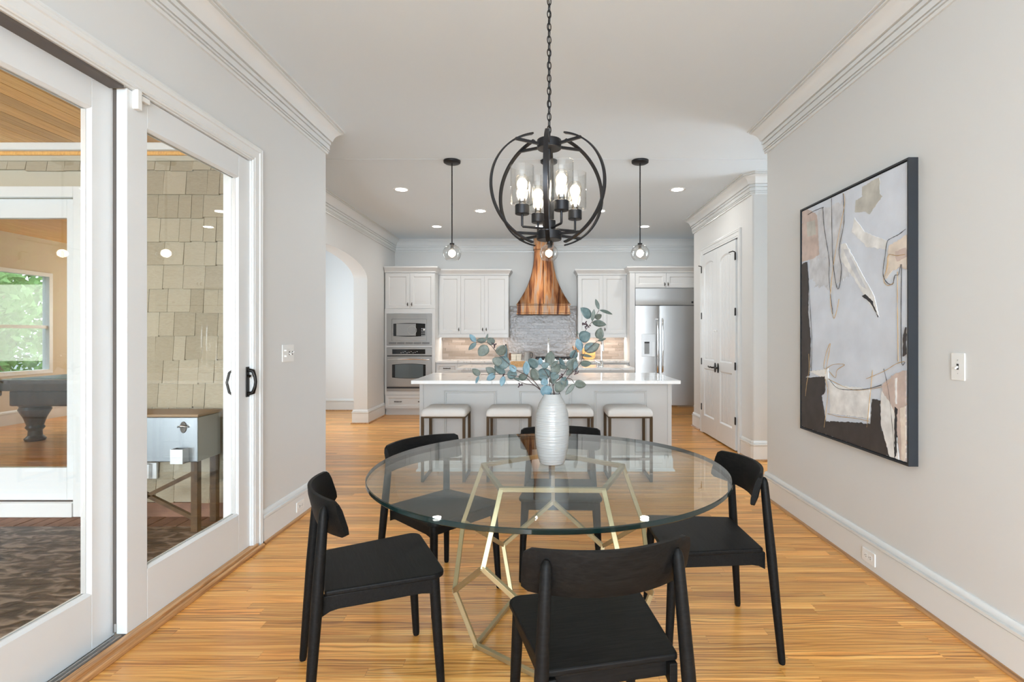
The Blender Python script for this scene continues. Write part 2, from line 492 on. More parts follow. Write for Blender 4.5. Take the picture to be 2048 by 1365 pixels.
def empty(name, loc, rz=0.0):
    o = bpy.data.objects.new(name, None); COL.objects.link(o)
    o.location = loc; o.rotation_euler = (0, 0, rz); o.empty_display_size = 0.05
    return o
def tag(o, label, cat, group=None):
    o['label'] = label; o['category'] = cat
    if group: o['group'] = group
    return o
def struct(o, label=None):
    o['kind'] = 'structure'
    if label: o['label'] = label
    return o
def thing(name, loc, label, cat, group=None, rz=0.0):
    return tag(empty(name, loc, rz), label, cat, group)
def instance(src, parent=None, loc=None):
    c = src.copy(); COL.objects.link(c)
    c.parent = parent
    if loc is not None: c.location = loc
    return c
def copy_tree(o, parent=None):
    c = o.copy(); COL.objects.link(c); c.parent = parent
    for ch in list(o.children): copy_tree(ch, c)
    return c
def XY(a, b, h): return (a, b, h)
def arc(cx, cy, r, a0, a1, n):
    return [(cx + r * math.cos(math.radians(a0 + (a1 - a0) * i / n)), cy + r * math.sin(math.radians(a0 + (a1 - a0) * i / n))) for i in range(n + 1)]
def rrect(x0, x1, y0, y1, r, n=5):
    return arc(x1 - r, y1 - r, r, 0, 90, n) + arc(x0 + r, y1 - r, r, 90, 180, n) + arc(x0 + r, y0 + r, r, 180, 270, n) + arc(x1 - r, y0 + r, r, 270, 360, n)

# ------------------------------------------------------------------ the shell
XL, XR = -1.80, 1.876          # dining room walls
YE = 4.38                      # where both dining walls end
ZC = 3.085                     # ceiling
XK = -2.66                     # kitchen left wall (arch)
YB = 9.52                      # kitchen back wall
XP, YP0, YP1 = 2.265, 5.635, 7.80   # pantry wall
YREAR = -4.00
PZF = -0.10                    # porch floor level
PY0 = 4.20                     # shingle wall of the porch
PZC = 2.86                     # porch ceiling

# floor of oak strips running across the room
fl = struct(empty('floor', (0, 3.5, 0)), 'honey coloured oak strip floor running across both rooms')
W = 0.0572; G = 0.0005
rng = random.Random(3)
rest = MB(); rest_r = []
y = YREAR; nrow = 0
while y < YB + 0.1:
    x0, x1 = (XL - 0.012, 2.0) if y < YE - 0.1 else (XK - 0.18, 4.8) if y < 6.46 else (-4.35, 4.8)
    x = x0 - rng.uniform(0, 1.2)
    single = 1.62 < y < 3.05
    while x < x1:
        L = rng.uniform(0.45, 1.75)
        a, b_ = max(x, x0), min(x + L, x1)
        rv = rng.random()
        if b_ - a > 0.02:
            dz = rng.uniform(-0.0002, 0.0002)
            if single:
                MB().box(a + G, b_ - G, y + G, y + W - G, -0.012, dz).build('floor_plank', 'oak_floor', fl, rnd=rv)
            else:
                rest.box(a + G, b_ - G, y + G, y + W - G, -0.012, dz); rest_r += [rv] * 6
        x += L
    y += W
ob = rest.build('floor_planks', 'oak_floor', fl, rnd=rest_r); ob['kind'] = 'stuff'
MB().box(XL - 0.16, 4.85, YREAR - 0.05, YE, -0.10, -0.0085).box(XK - 0.2, 4.85, YE, 6.45, -0.10, -0.0085).box(-4.4, 4.85, 6.45, YB + 0.2, -0.10, -0.0085).build('subfloor', 'threshold_dark', fl)

# ceiling with the faint joint between dining room and kitchen
c = MB()
c.box(-4.5, 4.9, YREAR - 0.2, 5.170, ZC, ZC + 0.12)
c.box(-4.5, 4.9, 5.173, YB + 0.2, ZC - 0.0012, ZC + 0.12)
struct(c.build('ceiling', 'ceiling_paint'), 'flat white ceiling with a faint joint over the island')

# dining left wall with the sliding door opening (Y 1.22..3.27, Z 0..2.44)
DY0, DY1, DZ1 = 1.20, 3.27, 2.445
w = MB()
w.box(XL - 0.17, XL, YREAR, DY0, 0, ZC); w.box(XL - 0.17, XL, DY1, YE, 0, ZC); w.box(XL - 0.17, XL, DY0, DY1, DZ1, ZC)
struct(w.build('wall_left', 'wall_paint'), 'pale grey wall around the sliding glass door')
w = MB(); w.box(XR, XR + 0.16, YREAR, YE - 0.01, 0, ZC)
struct(w.build('wall_right', 'wall_paint', bevel=0.012, bseg=3), 'pale grey wall with the abstract painting')
# rear wall behind the camera with a wide window opening
w = MB()
w.box(XL - 0.17, -1.58, YREAR - 0.15, YREAR, 0, ZC); w.box(1.66, XR + 0.16, YREAR - 0.15, YREAR, 0, ZC)
w.box(-1.58, 1.66, YREAR - 0.15, YREAR, 0, 0.5); w.box(-1.58, 1.66, YREAR - 0.15, YREAR, 2.6, ZC)
struct(w.build('wall_rear', 'wall_paint'), 'pale grey rear wall with a wide window')
win = struct(empty('window_1', (0.04, YREAR - 0.1, 0.5)), 'wide white framed window in the rear wall')
fr = MB()
for x in (-1.58, -0.54, 0.56, 1.60): fr.box(x, x + 0.06, YREAR - 0.12, YREAR - 0.06, 0.5, 2.6)
fr.box(-1.58, 1.66, YREAR - 0.12, YREAR - 0.06, 0.5, 0.56); fr.box(-1.58, 1.66, YREAR - 0.12, YREAR - 0.06, 2.54, 2.6)
fr.build('window_frame', 'trim_white', win)

# the wall stub behind the dining left wall, kitchen left wall with the arch, back wall, pantry wall, passage
w = MB(); w.box(XK - 0.2, XL - 0.17, YE - 0.14, YE, 0, ZC)
struct(w.build('wall_kitchen_front', 'wall_paint'), 'short wall turning from dining room to kitchen')
aY0, aY1, aC, aSp, aR = 5.50, 8.02, 6.76, 2.197, 0.29
w = MB(); poly = [(YE, 0), (aY0, 0), (aY0, aSp)]
for i in range(1, 32):
    t = PI - PI * i / 32
    poly.append((aC + 1.26 * math.cos(t), aSp + aR * math.sin(t)))
poly += [(aY1, aSp), (aY1, 0), (YB, 0), (YB, ZC), (YE, ZC)]
w.prism(poly, XK - 0.21, XK, lambda a, b, h: (h, a, b))
struct(w.build('wall_kitchen_left', 'wall_paint', smooth=25), 'pale grey kitchen wall with an arched opening')
w = MB(); w.box(XK - 0.21, 3.0, YB, YB + 0.15, 0, ZC)
struct(w.build('wall_kitchen_back', 'wall_paint'), 'pale grey wall behind the cabinets and copper hood')
w = MB()
pw = [(XP, YP1), (XP, YP0 + 0.022), (XP + 0.006, YP0 + 0.006), (XP + 0.022, YP0), (4.8, YP0), (4.8, YP0 + 0.12), (XP + 0.12, YP0 + 0.12), (XP + 0.12, YP1)]
w.prism(pw, 0, ZC)
struct(w.build('wall_pantry', 'wall_paint', smooth=50), 'pale grey wall with the double pantry door and rounded corner')
w = MB(); w.box(XP + 0.12, 3.0, YP1 - 0.12, YP1, 0, ZC); w.box(2.86, 3.0, YP1, YB, 0, ZC)
struct(w.build('wall_fridge_side', 'wall_paint'), 'pale grey wall beside the refrigerator')
w = MB(); w.box(XR + 0.16, 4.9, YE - 0.16, YE - 0.01, 0, ZC)
w.box(4.8, 4.95, YE - 0.16, 4.42, 0, ZC); w.box(4.8, 4.95, 5.58, YP0 + 0.2, 0, ZC); w.box(4.8, 4.95, 4.42, 5.58, 0, 0.6); w.box(4.8, 4.95, 4.42, 5.58, 2.6, ZC)
struct(w.build('wall_passage', 'wall_paint'), 'pale grey walls of the side passage')
# hall beyond the arch
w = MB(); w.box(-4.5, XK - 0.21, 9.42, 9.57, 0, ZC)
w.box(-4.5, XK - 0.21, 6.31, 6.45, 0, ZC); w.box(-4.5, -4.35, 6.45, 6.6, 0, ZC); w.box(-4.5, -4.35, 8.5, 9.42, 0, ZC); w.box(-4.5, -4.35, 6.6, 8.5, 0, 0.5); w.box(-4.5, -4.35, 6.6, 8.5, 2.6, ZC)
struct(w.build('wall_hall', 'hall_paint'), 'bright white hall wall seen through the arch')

# ------------------------------------------------------------------ crown mouldings, baseboards, casings
CROWN = [(0, -0.225), (0.013, -0.225), (0.015, -0.210), (0.010, -0.208), (0.010, -0.205), (0.020, -0.203), (0.020, -0.192), (0.014, -0.190), (0.014, -0.187), (0.024, -0.185), (0.024, -0.150), (0.018, -0.1485), (0.018, -0.1455), (0.031, -0.144), (0.031, -0.120), (0.024, -0.1185), (0.024, -0.1145),
         (0.040, -0.112), (0.044, -0.100), (0.052, -0.078), (0.064, -0.058), (0.082, -0.040), (0.096, -0.031), (0.094, -0.026), (0.105, -0.024), (0.105, -0.015), (0.101, -0.0135), (0.101, -0.011), (0.118, -0.009), (0.118, 0), (0, 0)]
def crown(name, path, label):
    s_ = MB().sweep([(o, ZC + h) for o, h in CROWN], path)
    return struct(s_.build(name, 'trim_white', smooth=28), label)
# paths run with the room on their left
crown('trim_1', [(XL - 0.8, YE), (XL, YE), (XL, YREAR)], 'white crown moulding over the sliding door wall')
crown('trim_2', [(XR, YREAR), (XR, YE - 0.01), (XR + 0.9, YE - 0.01)], 'white crown moulding over the painting wall')
crown('trim_3', [(2.86, YB), (XK, YB), (XK, YE + 0.02)], 'white crown moulding around the kitchen back corner')
crown('trim_4', [(4.7, YP0), (XP + 0.03, YP0), (XP, YP0 + 0.03), (XP, YP1), (XP + 0.5, YP1)], 'white crown moulding above the pantry doors')

BASE = [(0, 0.0), (0.019, 0.0), (0.019, 0.162), (0.015, 0.1635), (0.015, 0.166), (0.0245, 0.168), (0.0245, 0.182), (0.013, 0.185), (0.011, 0.189), (0.0155, 0.191), (0.0135, 0.203), (0.006, 0.213), (0, 0.214)]
SHOE = [(0.0, 0.0), (0.034, 0.0), (0.034, 0.006), (0.0315, 0.012), (0.027, 0.017), (0.019, 0.019), (0.0, 0.019)]
def baseboard(name, path, label, shoe=True):
    o_ = struct(MB().sweep(BASE, path).build(name, 'trim_white', smooth=28), label)
    if shoe:
        MB().sweep(SHOE, path).build('shoe_moulding', 'oak_trim', o_, smooth=40, rnd=0.4)
    return o_
baseboard('baseboard_left', [(XL - 0.5, YE), (XL, YE), (XL, 3.37)], 'tall white baseboard left of the dining chairs with oak shoe moulding')
baseboard('baseboard_right', [(XR, YREAR), (XR, YE - 0.01), (XR + 0.7, YE - 0.01)], 'tall white baseboard under the painting with oak shoe moulding')
baseboard('baseboard_pantry', [(4.7, YP0), (XP + 0.012, YP0), (XP, YP0 + 0.012), (XP, 5.93)], 'white baseboard at the rounded pantry corner')
baseboard('baseboard_pantry_end', [(XP, 7.45), (XP, YP1), (XP + 0.3, YP1)], 'short white baseboard beyond the pantry doors')
baseboard('baseboard_arch', [(XK, 8.86), (XK, aY1), (XK - 0.21, aY1), (XK - 0.21, aY1 + 0.6)], 'white baseboard wrapping the foot of the arch')
baseboard('baseboard_hall', [(XK - 0.21, 9.42), (-4.35, 9.42)], 'white baseboard of the hall wall beyond the arch')
baseboard('baseboard_left_front', [(XL, 1.10), (XL, YREAR)], 'white baseboard before the sliding door')

CAS = [(0.0, 0.0), (0.0, 0.013), (0.006, 0.016), (0.016, 0.012), (0.022, 0.016), (0.060, 0.018), (0.064, 0.024), (0.078, 0.026), (0.082, 0.022), (0.088, 0.026), (0.095, 0.024), (0.095, 0.0)]
def YZ(x, sgn):      # map path (y, z) with protrusion h to a wall plane at x
    return lambda a, b, h: (x + sgn * h, a, b)
cs = MB().sweep(CAS, [(DY1 - 0.015, 0.0), (DY1 - 0.015, DZ1 - 0.012), (DY0 + 0.015, DZ1 - 0.012), (DY0 + 0.015, 0.0)][::-1], YZ(XL, 1))
struct(cs.build('trim_5', 'trim_white', smooth=28), 'white moulded casing around the sliding door')
# jamb lining of the opening
jb = MB()
jb.box(XL - 0.17, XL + 0.004, DY1 - 0.02, DY1, 0, DZ1); jb.box(XL - 0.17, XL + 0.004, DY0, DY0 + 0.02, 0, DZ1)
jb.box(XL - 0.17, XL + 0.004, DY0, DY1, DZ1 - 0.02, DZ1)
struct(jb.build('trim_6', 'trim_white'), 'white jamb lining of the sliding door')
hd = MB(); hd.box(XL - 0.10, XL - 0.006, DY0 + 0.02, 2.27, DZ1 - 0.032, DZ1 - 0.0205)
struct(hd.build('trim_7', 'threshold_dark'), 'dark track recess above the outer sliding panel')
# oak threshold with rounded nose, dark track beside it
th = MB()
th.sweep([(0.0, 0.0), (0.020, 0.0), (0.020, 0.018), (0.016, 0.024), (0.010, 0.026), (0.0, 0.026)], [(XL + 0.028, DY1 + 0.06), (XL + 0.028, DY0 - 0.06)], XY)
th.box(XL - 0.012, XL + 0.028, DY0 - 0.06, DY1 + 0.02, 0, 0.040)
struct(th.build('trim_8', 'oak_trim', smooth=35, bevel=0.003, rnd=0.7), 'oak threshold along the sliding door')
tk = MB(); tk.box(XL - 0.17, XL - 0.012, DY0, DY1, -0.02, 0.030)
tk.box(XL - 0.020, XL - 0.017, DY0, 2.27, 0.030, 0.046); tk.box(XL - 0.052, XL - 0.046, DY0, 2.27, 0.030, 0.040)
struct(tk.build('trim_9', 'aluminium'), 'grey metal sill track of the sliding door')

def glazed_panel(name, y0, y1, x, zb, zt, label, stile=0.118, top=0.130, bot=0.232, th=0.046):
    # framed glass sliding panel in the plane x
    d = struct(empty(name, (x, (y0 + y1) / 2, zb)), label)
    xa, xb = x - th / 2, x + th / 2
    MB().box(xa, xb, y0, y0 + stile, zb, zt).build('stile', 'door_white', d, bevel=0.002)
    MB().box(xa, xb, y1 - stile, y1, zb, zt).build('stile', 'door_white', d, bevel=0.002)
    MB().box(xa, xb, y0 + stile + 0.0006, y1 - stile - 0.0006, zt - top, zt).build('rail', 'door_white', d, bevel=0.002)
    MB().box(xa, xb, y0 + stile + 0.0006, y1 - stile - 0.0006, zb, zb + bot).build('rail', 'door_white', d, bevel=0.002)
    b_ = MB()
    ya, yb_, za, zb2 = y0 + stile, y1 - stile, zb + bot, zt - top
    for s_ in (1, -1):
        prof = [(0.0, s_ * th / 2 * 0.98), (0.012, s_ * th / 2 * 0.55), (0.012, s_ * 0.004), (0.0, s_ * 0.004)]
        b_.sweep(prof, [(ya, za), (yb_, za), (yb_, zb2), (ya, zb2)], YZ(x, 1), closed=True)
    b_.build('glazing_bead', 'door_white', d)
    MB().box(x - 0.010, x + 0.010, ya + 0.0085, ya + 0.0145, za + 0.0085, zb2 - 0.0085).box(x - 0.010, x + 0.010, yb_ - 0.0145, yb_ - 0.0085, za + 0.0085, zb2 - 0.0085).build('spacer', 'aluminium', d)
    MB().box(x - 0.003, x + 0.003, ya + 0.008, yb_ - 0.008, za + 0.008, zb2 - 0.008).build('pane', 'door_glass', d)
    return d
d1 = glazed_panel('door_1', 2.288, 3.252, XL - 0.030, 0.040, 2.422, 'white framed sliding glass panel with black handle, nearer the wall end')
d2 = glazed_panel('door_2', 1.25, 2.300, XL - 0.092, 0.032, 2.422, 'white framed sliding glass panel at the left edge')
MB().box(XL - 0.0688, XL - 0.0532, 2.2885, 2.2985, 0.045, 2.42).build('door_seal', 'threshold_dark', d1)
# handle (escutcheon, curved pull, thumb turn) and white sensor on door_1
hy = 3.222; hz = PXp(490, 765, XL - 0.007).z
hx = XL - 0.007
MB().box(hx, hx + 0.006, hy - 0.017, hy + 0.017, hz - 0.093, hz + 0.093).build('escutcheon', 'bronze_black', d1, bevel=0.003)
pts = [(hx + 0.004, hy + 0.004, hz + 0.074), (hx + 0.034, hy + 0.006, hz + 0.066), (hx + 0.046, hy + 0.006, hz + 0.03), (hx + 0.050, hy + 0.006, hz), (hx + 0.046, hy + 0.006, hz - 0.03), (hx + 0.034, hy + 0.006, hz - 0.066), (hx + 0.004, hy + 0.004, hz - 0.074)]
MB().tube(pts, [0.011, 0.012, 0.0095, 0.0085, 0.0095, 0.012, 0.011], 10).build('pull', 'bronze_black', d1, smooth=50)
MB().tube([(hx + 0.004, hy - 0.004, hz + 0.040), (hx + 0.026, hy - 0.018, hz + 0.036)], [0.006, 0.009], 8).build('thumb_turn', 'bronze_black', d1, smooth=50)
# exterior pull seen through the pane
ey, ex = 3.17, XL - 0.055
MB().tube([(ex, ey, hz + 0.08), (ex - 0.03, ey, hz + 0.06), (ex - 0.045, ey, hz), (ex - 0.03, ey, hz - 0.06), (ex, ey, hz - 0.08)], 0.008, 8).build('outer_pull', 'bronze_black', d1, smooth=50)
MB().box(XL - 0.008, XL + 0.018, 2.318, 2.345, 2.345, 2.432).box(XL - 0.008, XL + 0.012, 2.345, 2.40, 2.395, 2.418).build('sensor', 'plate_white', d1, bevel=0.003)
MB().box(XL - 0.06, XL - 0.05, 2.2835, 2.288, 0.05, 0.085).build('track_bumper', 'aluminium', d1, bevel=0.001)

# pantry door: two leaves with arched, beaded panels; casing
PYA, PYB, PYM, PZT = 6.044, 7.318, 6.681, 2.455
cs = MB().sweep(CAS, [(PYA - 0.01, 0.0), (PYA - 0.01, PZT + 0.02), (PYB + 0.01, PZT + 0.02), (PYB + 0.01, 0.0)], YZ(XP, -1))
struct(cs.build('trim_10', 'trim_white', smooth=28), 'white moulded casing around the pantry doors')
sh = MB().box(XP - 0.003, XP + 0.004, PYA - 0.009, PYB + 0.009, 0.002, PZT + 0.018)
struct(sh.build('trim_11', 'dark_slot'), 'dark gap behind the pantry door leaves')
def pantry_leaf(name, y0, y1, label, hinge_far):
    d = struct(empty(name, (XP, (y0 + y1) / 2, 0)), label)
    xf, xb = XP - 0.034, XP - 0.004
    st = 0.108
    ya, yb_ = y0 + st, y1 - st
    zl0, zl1, zu0, zu1 = 0.255, 0.900, 1.015, 2.255     # panel openings; upper one with arched head
    ym = (ya + yb_) / 2
    rise = 0.085
    head = [(ym + (ya - ym) * math.cos(PI * i / 16) , zu1 + rise * math.sin(PI * i / 16)) for i in range(17)]
    f_ = MB()
    f_.box(xf, xb, y0, ya, 0.018, PZT); f_.box(xf, xb, yb_, y1, 0.018, PZT)
    f_.box(xf, xb, ya, yb_, 0.018, zl0); f_.box(xf, xb, ya, yb_, zl1, zu0)
    top = [(yb_, PZT), (ya, PZT)] + head
    f_.prism(top, xf, xb, lambda a, b, h: (h, a, b))
    f_.build('door_frame', 'door_white', d, bevel=0.0015)
    # sloped sticking around each panel
    def stick(poly, nm):
        MB().sweep([(0.0, 0.0), (0.020, 0.016), (0.030, 0.012), (0.030, 0.022), (0.0, 0.022)], poly, lambda a, b, h: (xf + h, a, b), closed=True).build('panel_moulding', 'door_white', d, smooth=30)
    stick([(ya, zl0), (yb_, zl0), (yb_, zl1), (ya, zl1)], 'lower')
    stick([(ya, zu0), (yb_, zu0)] + head[::-1][0:17], 'upper')
    # beaded boards
    nb = 5; wb = (yb_ - ya - 0.052) / nb
    for (z0, z1, arched) in ((zl0 + 0.024, zl1 - 0.024, False), (zu0 + 0.024, zu1 - 0.024, True)):
        for k in range(nb):
            a = ya + 0.026 + k * wb
            e = 0.0
            za = zb_ = z1
            if arched:
                fa = lambda yy: z1 + rise * math.sqrt(max(0, 1 - ((yy - ym) / ((yb_ - ya) / 2)) ** 2))
                za, zb_ = fa(a), fa(a + wb)
            MB().prism([(a + 0.003, z0), (a + wb - 0.003, z0), (a + wb - 0.003, zb_), (a + wb / 2, max(za, zb_)), (a + 0.003, za)], xf + 0.010, xf + 0.02, lambda p, q, h: (h, p, q)).build('bead_board', 'door_white', d, bevel=0.002)
    MB().box(xf + 0.014, xf + 0.024, ya, yb_, zl0, zl1).box(xf + 0.014, xf + 0.024, ya, yb_, zu0, zu1 + rise).build('panel_back', 'door_white', d)
    yh = y1 - 0.001 if hinge_far else y0 + 0.001
    for z in (0.36, 0.99, 1.62, 2.26):
        MB().box(xf - 0.006, xf + 0.004, yh - 0.016, yh + 0.016, z - 0.045, z + 0.045).build('hinge', 'bronze_black', d, bevel=0.002)
    s_ = 1 if hinge_far else -1
    MB().tube([(xf - 0.004, yh, 2.31), (xf - 0.035, yh + s_ * 0.012, 2.315), (xf - 0.055, yh - s_ * 0.05, 2.31)], 0.006, 8).build('door_stop', 'bronze_black', d, smooth=50)
    # oval rose with a wavy lever
    yl = PYM + (0.055 if hinge_far else -0.055)
    zc = 0.935
    MB().prism([(yl + 0.028 * math.cos(t), zc + 0.062 * math.sin(t)) for t in [2 * PI * i / 20 for i in range(20)]], xf - 0.010, xf, lambda a, b, h: (h, a, b)).build('rose', 'bronze_black', d, bevel=0.003)
    ln = [(xf - 0.008, yl, zc), (xf - 0.05, yl, zc), (xf - 0.055, yl + s_ * 0.03, zc + 0.008), (xf - 0.055, yl + s_ * 0.07, zc - 0.004), (xf - 0.055, yl + s_ * 0.115, zc + 0.010)]
    MB().tube(ln, [0.010, 0.010, 0.010, 0.0075, 0.009], 8).build('lever', 'bronze_black', d, smooth=50)
    MB().lathe([(0.0, -0.03), (0.012, -0.028), (0.014, -0.018), (0.006, -0.010), (0.006, 0.0)], (xf, PYM + s_ * 0.035, 1.405), 12, 'x').build('knob', 'plate_white', d, smooth=50)
    return d
pantry_leaf('door_3', PYM + 0.0015, PYB, 'white pantry door leaf with arched panel, farther from the camera', True)
pantry_leaf('door_4', PYA, PYM - 0.0015, 'white pantry door leaf with arched panel, nearer the camera', False)

# ------------------------------------------------------------------ dining table: glass disc on a brass dodecahedral frame
TX, TY, TZ, TR = 0.030, 2.333, 0.765, 0.771
tb = thing('dining_table', (TX, TY, 0), 'round clear glass dining table on a geometric brass frame', 'dining table')
g = MB()
seg = 128; prof = [(TR - 0.003, TZ), (TR, TZ - 0.003), (TR, TZ - 0.016), (TR - 0.003, TZ - 0.019)]
vs = [(TX + r_ * math.cos(2 * PI * j / seg), TY + r_ * math.sin(2 * PI * j / seg), z) for r_, z in prof for j in range(seg)]
fs = [(i * seg + j, i * seg + (j + 1) % seg, (i + 1) * seg + (j + 1) % seg, (i + 1) * seg + j) for i in range(3) for j in range(seg)]
g.add(vs, fs, 1)
g.mi += [0, 0]; g.f += [tuple(range(seg)), tuple(3 * seg + j for j in range(seg - 1, -1, -1))]
g.build('table_top', ['table_glass', 'glass_rim'], tb, smooth=30)
BX, BY = 0.050, 2.355
rings = [(0.345, TZ - 0.033, 90), (0.448, 0.455, 90), (0.437, 0.258, 126), (0.345, 0.0105, 126)]
def RV(i, k):
    R_, z, a0 = rings[i]; a = math.radians(a0 + 72 * k - 1.5)
    return Vector((BX + R_ * math.cos(a), BY + R_ * math.sin(a), z))
def bar(p, q, r_=0.0095):
    d = (q - p).normalized()
    MB().tube([p - d * 0.004, q + d * 0.004], r_, square=True).build('frame_bar', 'brass', tb, bevel=0.0012, bseg=1)
for k in range(5):
    bar(RV(0, k), RV(0, (k + 1) % 5)); bar(RV(0, k), RV(1, k))
    bar(RV(1, k), RV(2, k)); bar(RV(1, k), RV(2, (k - 1) % 5))
    bar(RV(2, k), RV(3, k)); bar(RV(3, k), RV(3, (k + 1) % 5))
for k in range(5):
    p = RV(0, k) * 0.5 + RV(0, (k + 1) % 5) * 0.5
    MB().lathe([(0.0, TZ - 0.0195), (0.008, TZ - 0.0195), (0.008, TZ - 0.0235), (0.0, TZ - 0.0235)], (p.x, p.y, 0), 14).build('clear_pad', 'lamp_glass', tb, smooth=30)

# ------------------------------------------------------------------ dining chairs (local: facing +Y)
def make_chair():
    t = empty('dining_chair', (0, 0, 0))
    # seat: tapered board with rounded corners, slight dish
    def corner(cx, cy, r_, a0, a1, n=6): return arc(cx, cy, r_, a0, a1, n)
    fw, bw, yf, yb_ = 0.228, 0.192, 0.205, -0.215
    poly = corner(fw - 0.045, yf - 0.045, 0.045, 0, 90) + corner(-fw + 0.045, yf - 0.045, 0.045, 90, 180) + corner(-bw + 0.012, yb_ + 0.012, 0.012, 180, 270, 3) + corner(bw - 0.012, yb_ + 0.012, 0.012, 270, 360, 3)
    s_ = MB().prism(poly, 0.436, 0.456)
    s_.build('seat', 'black_wood', t, bevel=0.006, bseg=3, local=True)
    MB().prism([(-0.200, 0.172), (0.200, 0.172), (0.200, 0.148), (-0.200, 0.148)], 0.386, 0.4355).build('apron', 'black_wood', t, bevel=0.004, local=True)
    MB().prism([(-0.175, -0.172), (0.175, -0.172), (0.175, -0.198), (-0.175, -0.198)], 0.386, 0.4355).build('apron', 'black_wood', t, bevel=0.004, local=True)
    for sx in (-1, 1):
        # side rail with curved ends flowing into the legs
        n = 14; low = []
        for i in range(n + 1):
            u = i / n
            yy = -0.225 + 0.40 * u
            e = min(u, 1 - u) / 0.14
            low.append((yy, 0.384 - (0.020 * (1 - min(1, e)) ** 2)))
        prof_ = [(0.175, 0.4355), (-0.225, 0.4355)] + low
        MB().prism(prof_, 0, 0.024, lambda a, b, h: (sx * (0.188 + 0.028 * (a + 0.225) / 0.40 + (h - 0.024) - 0.004), a, b)).build('side_rail', 'black_wood', t, bevel=0.003, local=True)
        MB().tube([(sx * 0.196, 0.166, 0.436), (sx * 0.203, 0.176, 0.25), (sx * 0.212, 0.190, 0.012), (sx * 0.2125, 0.191, 0.0)], [0.020, 0.0185, 0.0145, 0.012], 14).build('leg', 'black_wood', t, smooth=50, local=True)
        b0, b1 = Vector((sx * 0.232, -0.272, 0.0)), Vector((sx * 0.186, -0.216, 0.753))
        pts = [b0, b0.lerp(b1, 0.016), b0.lerp(b1, 0.3), b0.lerp(b1, 0.55), b0.lerp(b1, 0.8), b0.lerp(b1, 0.965), b0.lerp(b1, 0.985), b0.lerp(b1, 0.997)]
        MB().tube(pts, [0.012, 0.0145, 0.0175, 0.0200, 0.0180, 0.0160, 0.0125, 0.006], 14).build('leg', 'black_wood', t, smooth=50, local=True)
    # backrest: steam-bent board, slimmer towards its rounded ends
    nu, nv = 28, 8
    def pos(u, side):
        x = -0.239 + 0.478 * u
        yy = -0.240 + 0.086 * (abs(x) / 0.249) ** 2
        dx, dy = 1.0, 2 * 0.086 * x / 0.249 ** 2
        L = math.hypot(dx, dy); nx, ny = -dy / L, dx / L        # towards the sitter
        th_ = 0.0115
        return x + nx * side * th_, yy + ny * side * th_
    b_ = MB(); vs = []; fs = []
    k = 12
    for i in range(nu + 1):
        u = i / nu
        e = abs(2 * u - 1)
        hh = 0.068 - 0.005 * e ** 3
        if e > 0.93: hh -= 0.010 * ((e - 0.93) / 0.07) ** 2
        zc = 0.709
        ring = []
        for j in range(k):
            a = 2 * PI * j / k
            # rounded slab section
            ca, sa = math.cos(a), math.sin(a)
            sq = 1.0 / max(abs(ca) ** 1.0, abs(sa) ** 1.0)
            sq = min(sq, 1.28)
            side = max(-1, min(1, ca * sq)); up = max(-1, min(1, sa * sq))
            x, yy = pos(u, side)
            tilt = 0.016 * up
            ring.append((x, yy - tilt, zc + up * hh))
        vs += ring
    for i in range(nu):
        for j in range(k):
            fs.append((i * k + j, i * k + (j + 1) % k, (i + 1) * k + (j + 1) % k, (i + 1) * k + j))
    fs.append(tuple(range(k))); fs.append(tuple(nu * k + j for j in range(k)))
    b_.add(vs, fs).build('backrest', 'black_wood', t, smooth=42, local=True)
    return t
ch0 = make_chair()
CH = [((0.150, 1.632), 102, 'black wooden dining chair nearest the camera, seen from behind'),
      ((-0.640, 2.080), 26, 'black wooden dining chair on the left, nearest the sliding door'),
      ((-0.510, 2.760), -41, 'black wooden dining chair behind the table at left, seen partly through the glass'),
      ((0.110, 3.040), -92, 'black wooden dining chair at the far side of the table behind the vase'),
      ((0.707, 2.372), 181, 'black wooden dining chair on the right, beside the painting wall')]
for i, (p, a, lb) in enumerate(CH):
    o = ch0 if i == 0 else copy_tree(ch0)
    o.location = (p[0], p[1], 0); o.rotation_euler = (0, 0, math.radians(a - 90))
    tag(o, lb, 'chair', 'black dining chairs around the glass table')

# ------------------------------------------------------------------ vase and eucalyptus
VX, VY = 0.048, 2.375
vz = TZ
vp = [(0.0, 0.0), (0.050, 0.0), (0.056, 0.004), (0.066, 0.040), (0.0735, 0.085), (0.0775, 0.135), (0.0770, 0.180), (0.0725, 0.225), (0.0620, 0.265), (0.0490, 0.290), (0.0415, 0.302), (0.0395, 0.312),
      (0.0375, 0.3135), (0.0355, 0.311), (0.0375, 0.300), (0.055, 0.270), (0.068, 0.225), (0.072, 0.14), (0.060, 0.03), (0.045, 0.012), (0.0, 0.012)]
vq = []
for i in range(len(vp) - 1):          # turned ridges: fine ripple on the outside wall
    (r0, h0), (r1, h1) = vp[i], vp[i + 1]
    if 2 <= i < 9:
        k = max(1, int(abs(h1 - h0) / 0.0012))
        for j in range(k):
            hh = h0 + (h1 - h0) * j / k
            vq.append((r0 + (r1 - r0) * j / k + 0.00020 * math.sin(hh * 2 * PI / 0.0078) + 0.00016 * math.sin(hh * 2 * PI / 0.0131), hh))
    else:
        vq.append((r0, h0))
vq.append(vp[-1])
vs_ = MB().lathe(vq, (0, 0, 0), 56)
vase = vs_.build('vase', 'vase_glaze', smooth=60)
vase.location = (VX, VY, vz)
tag(vase, 'tall white glazed ceramic vase with turned ridges on the glass table', 'vase')

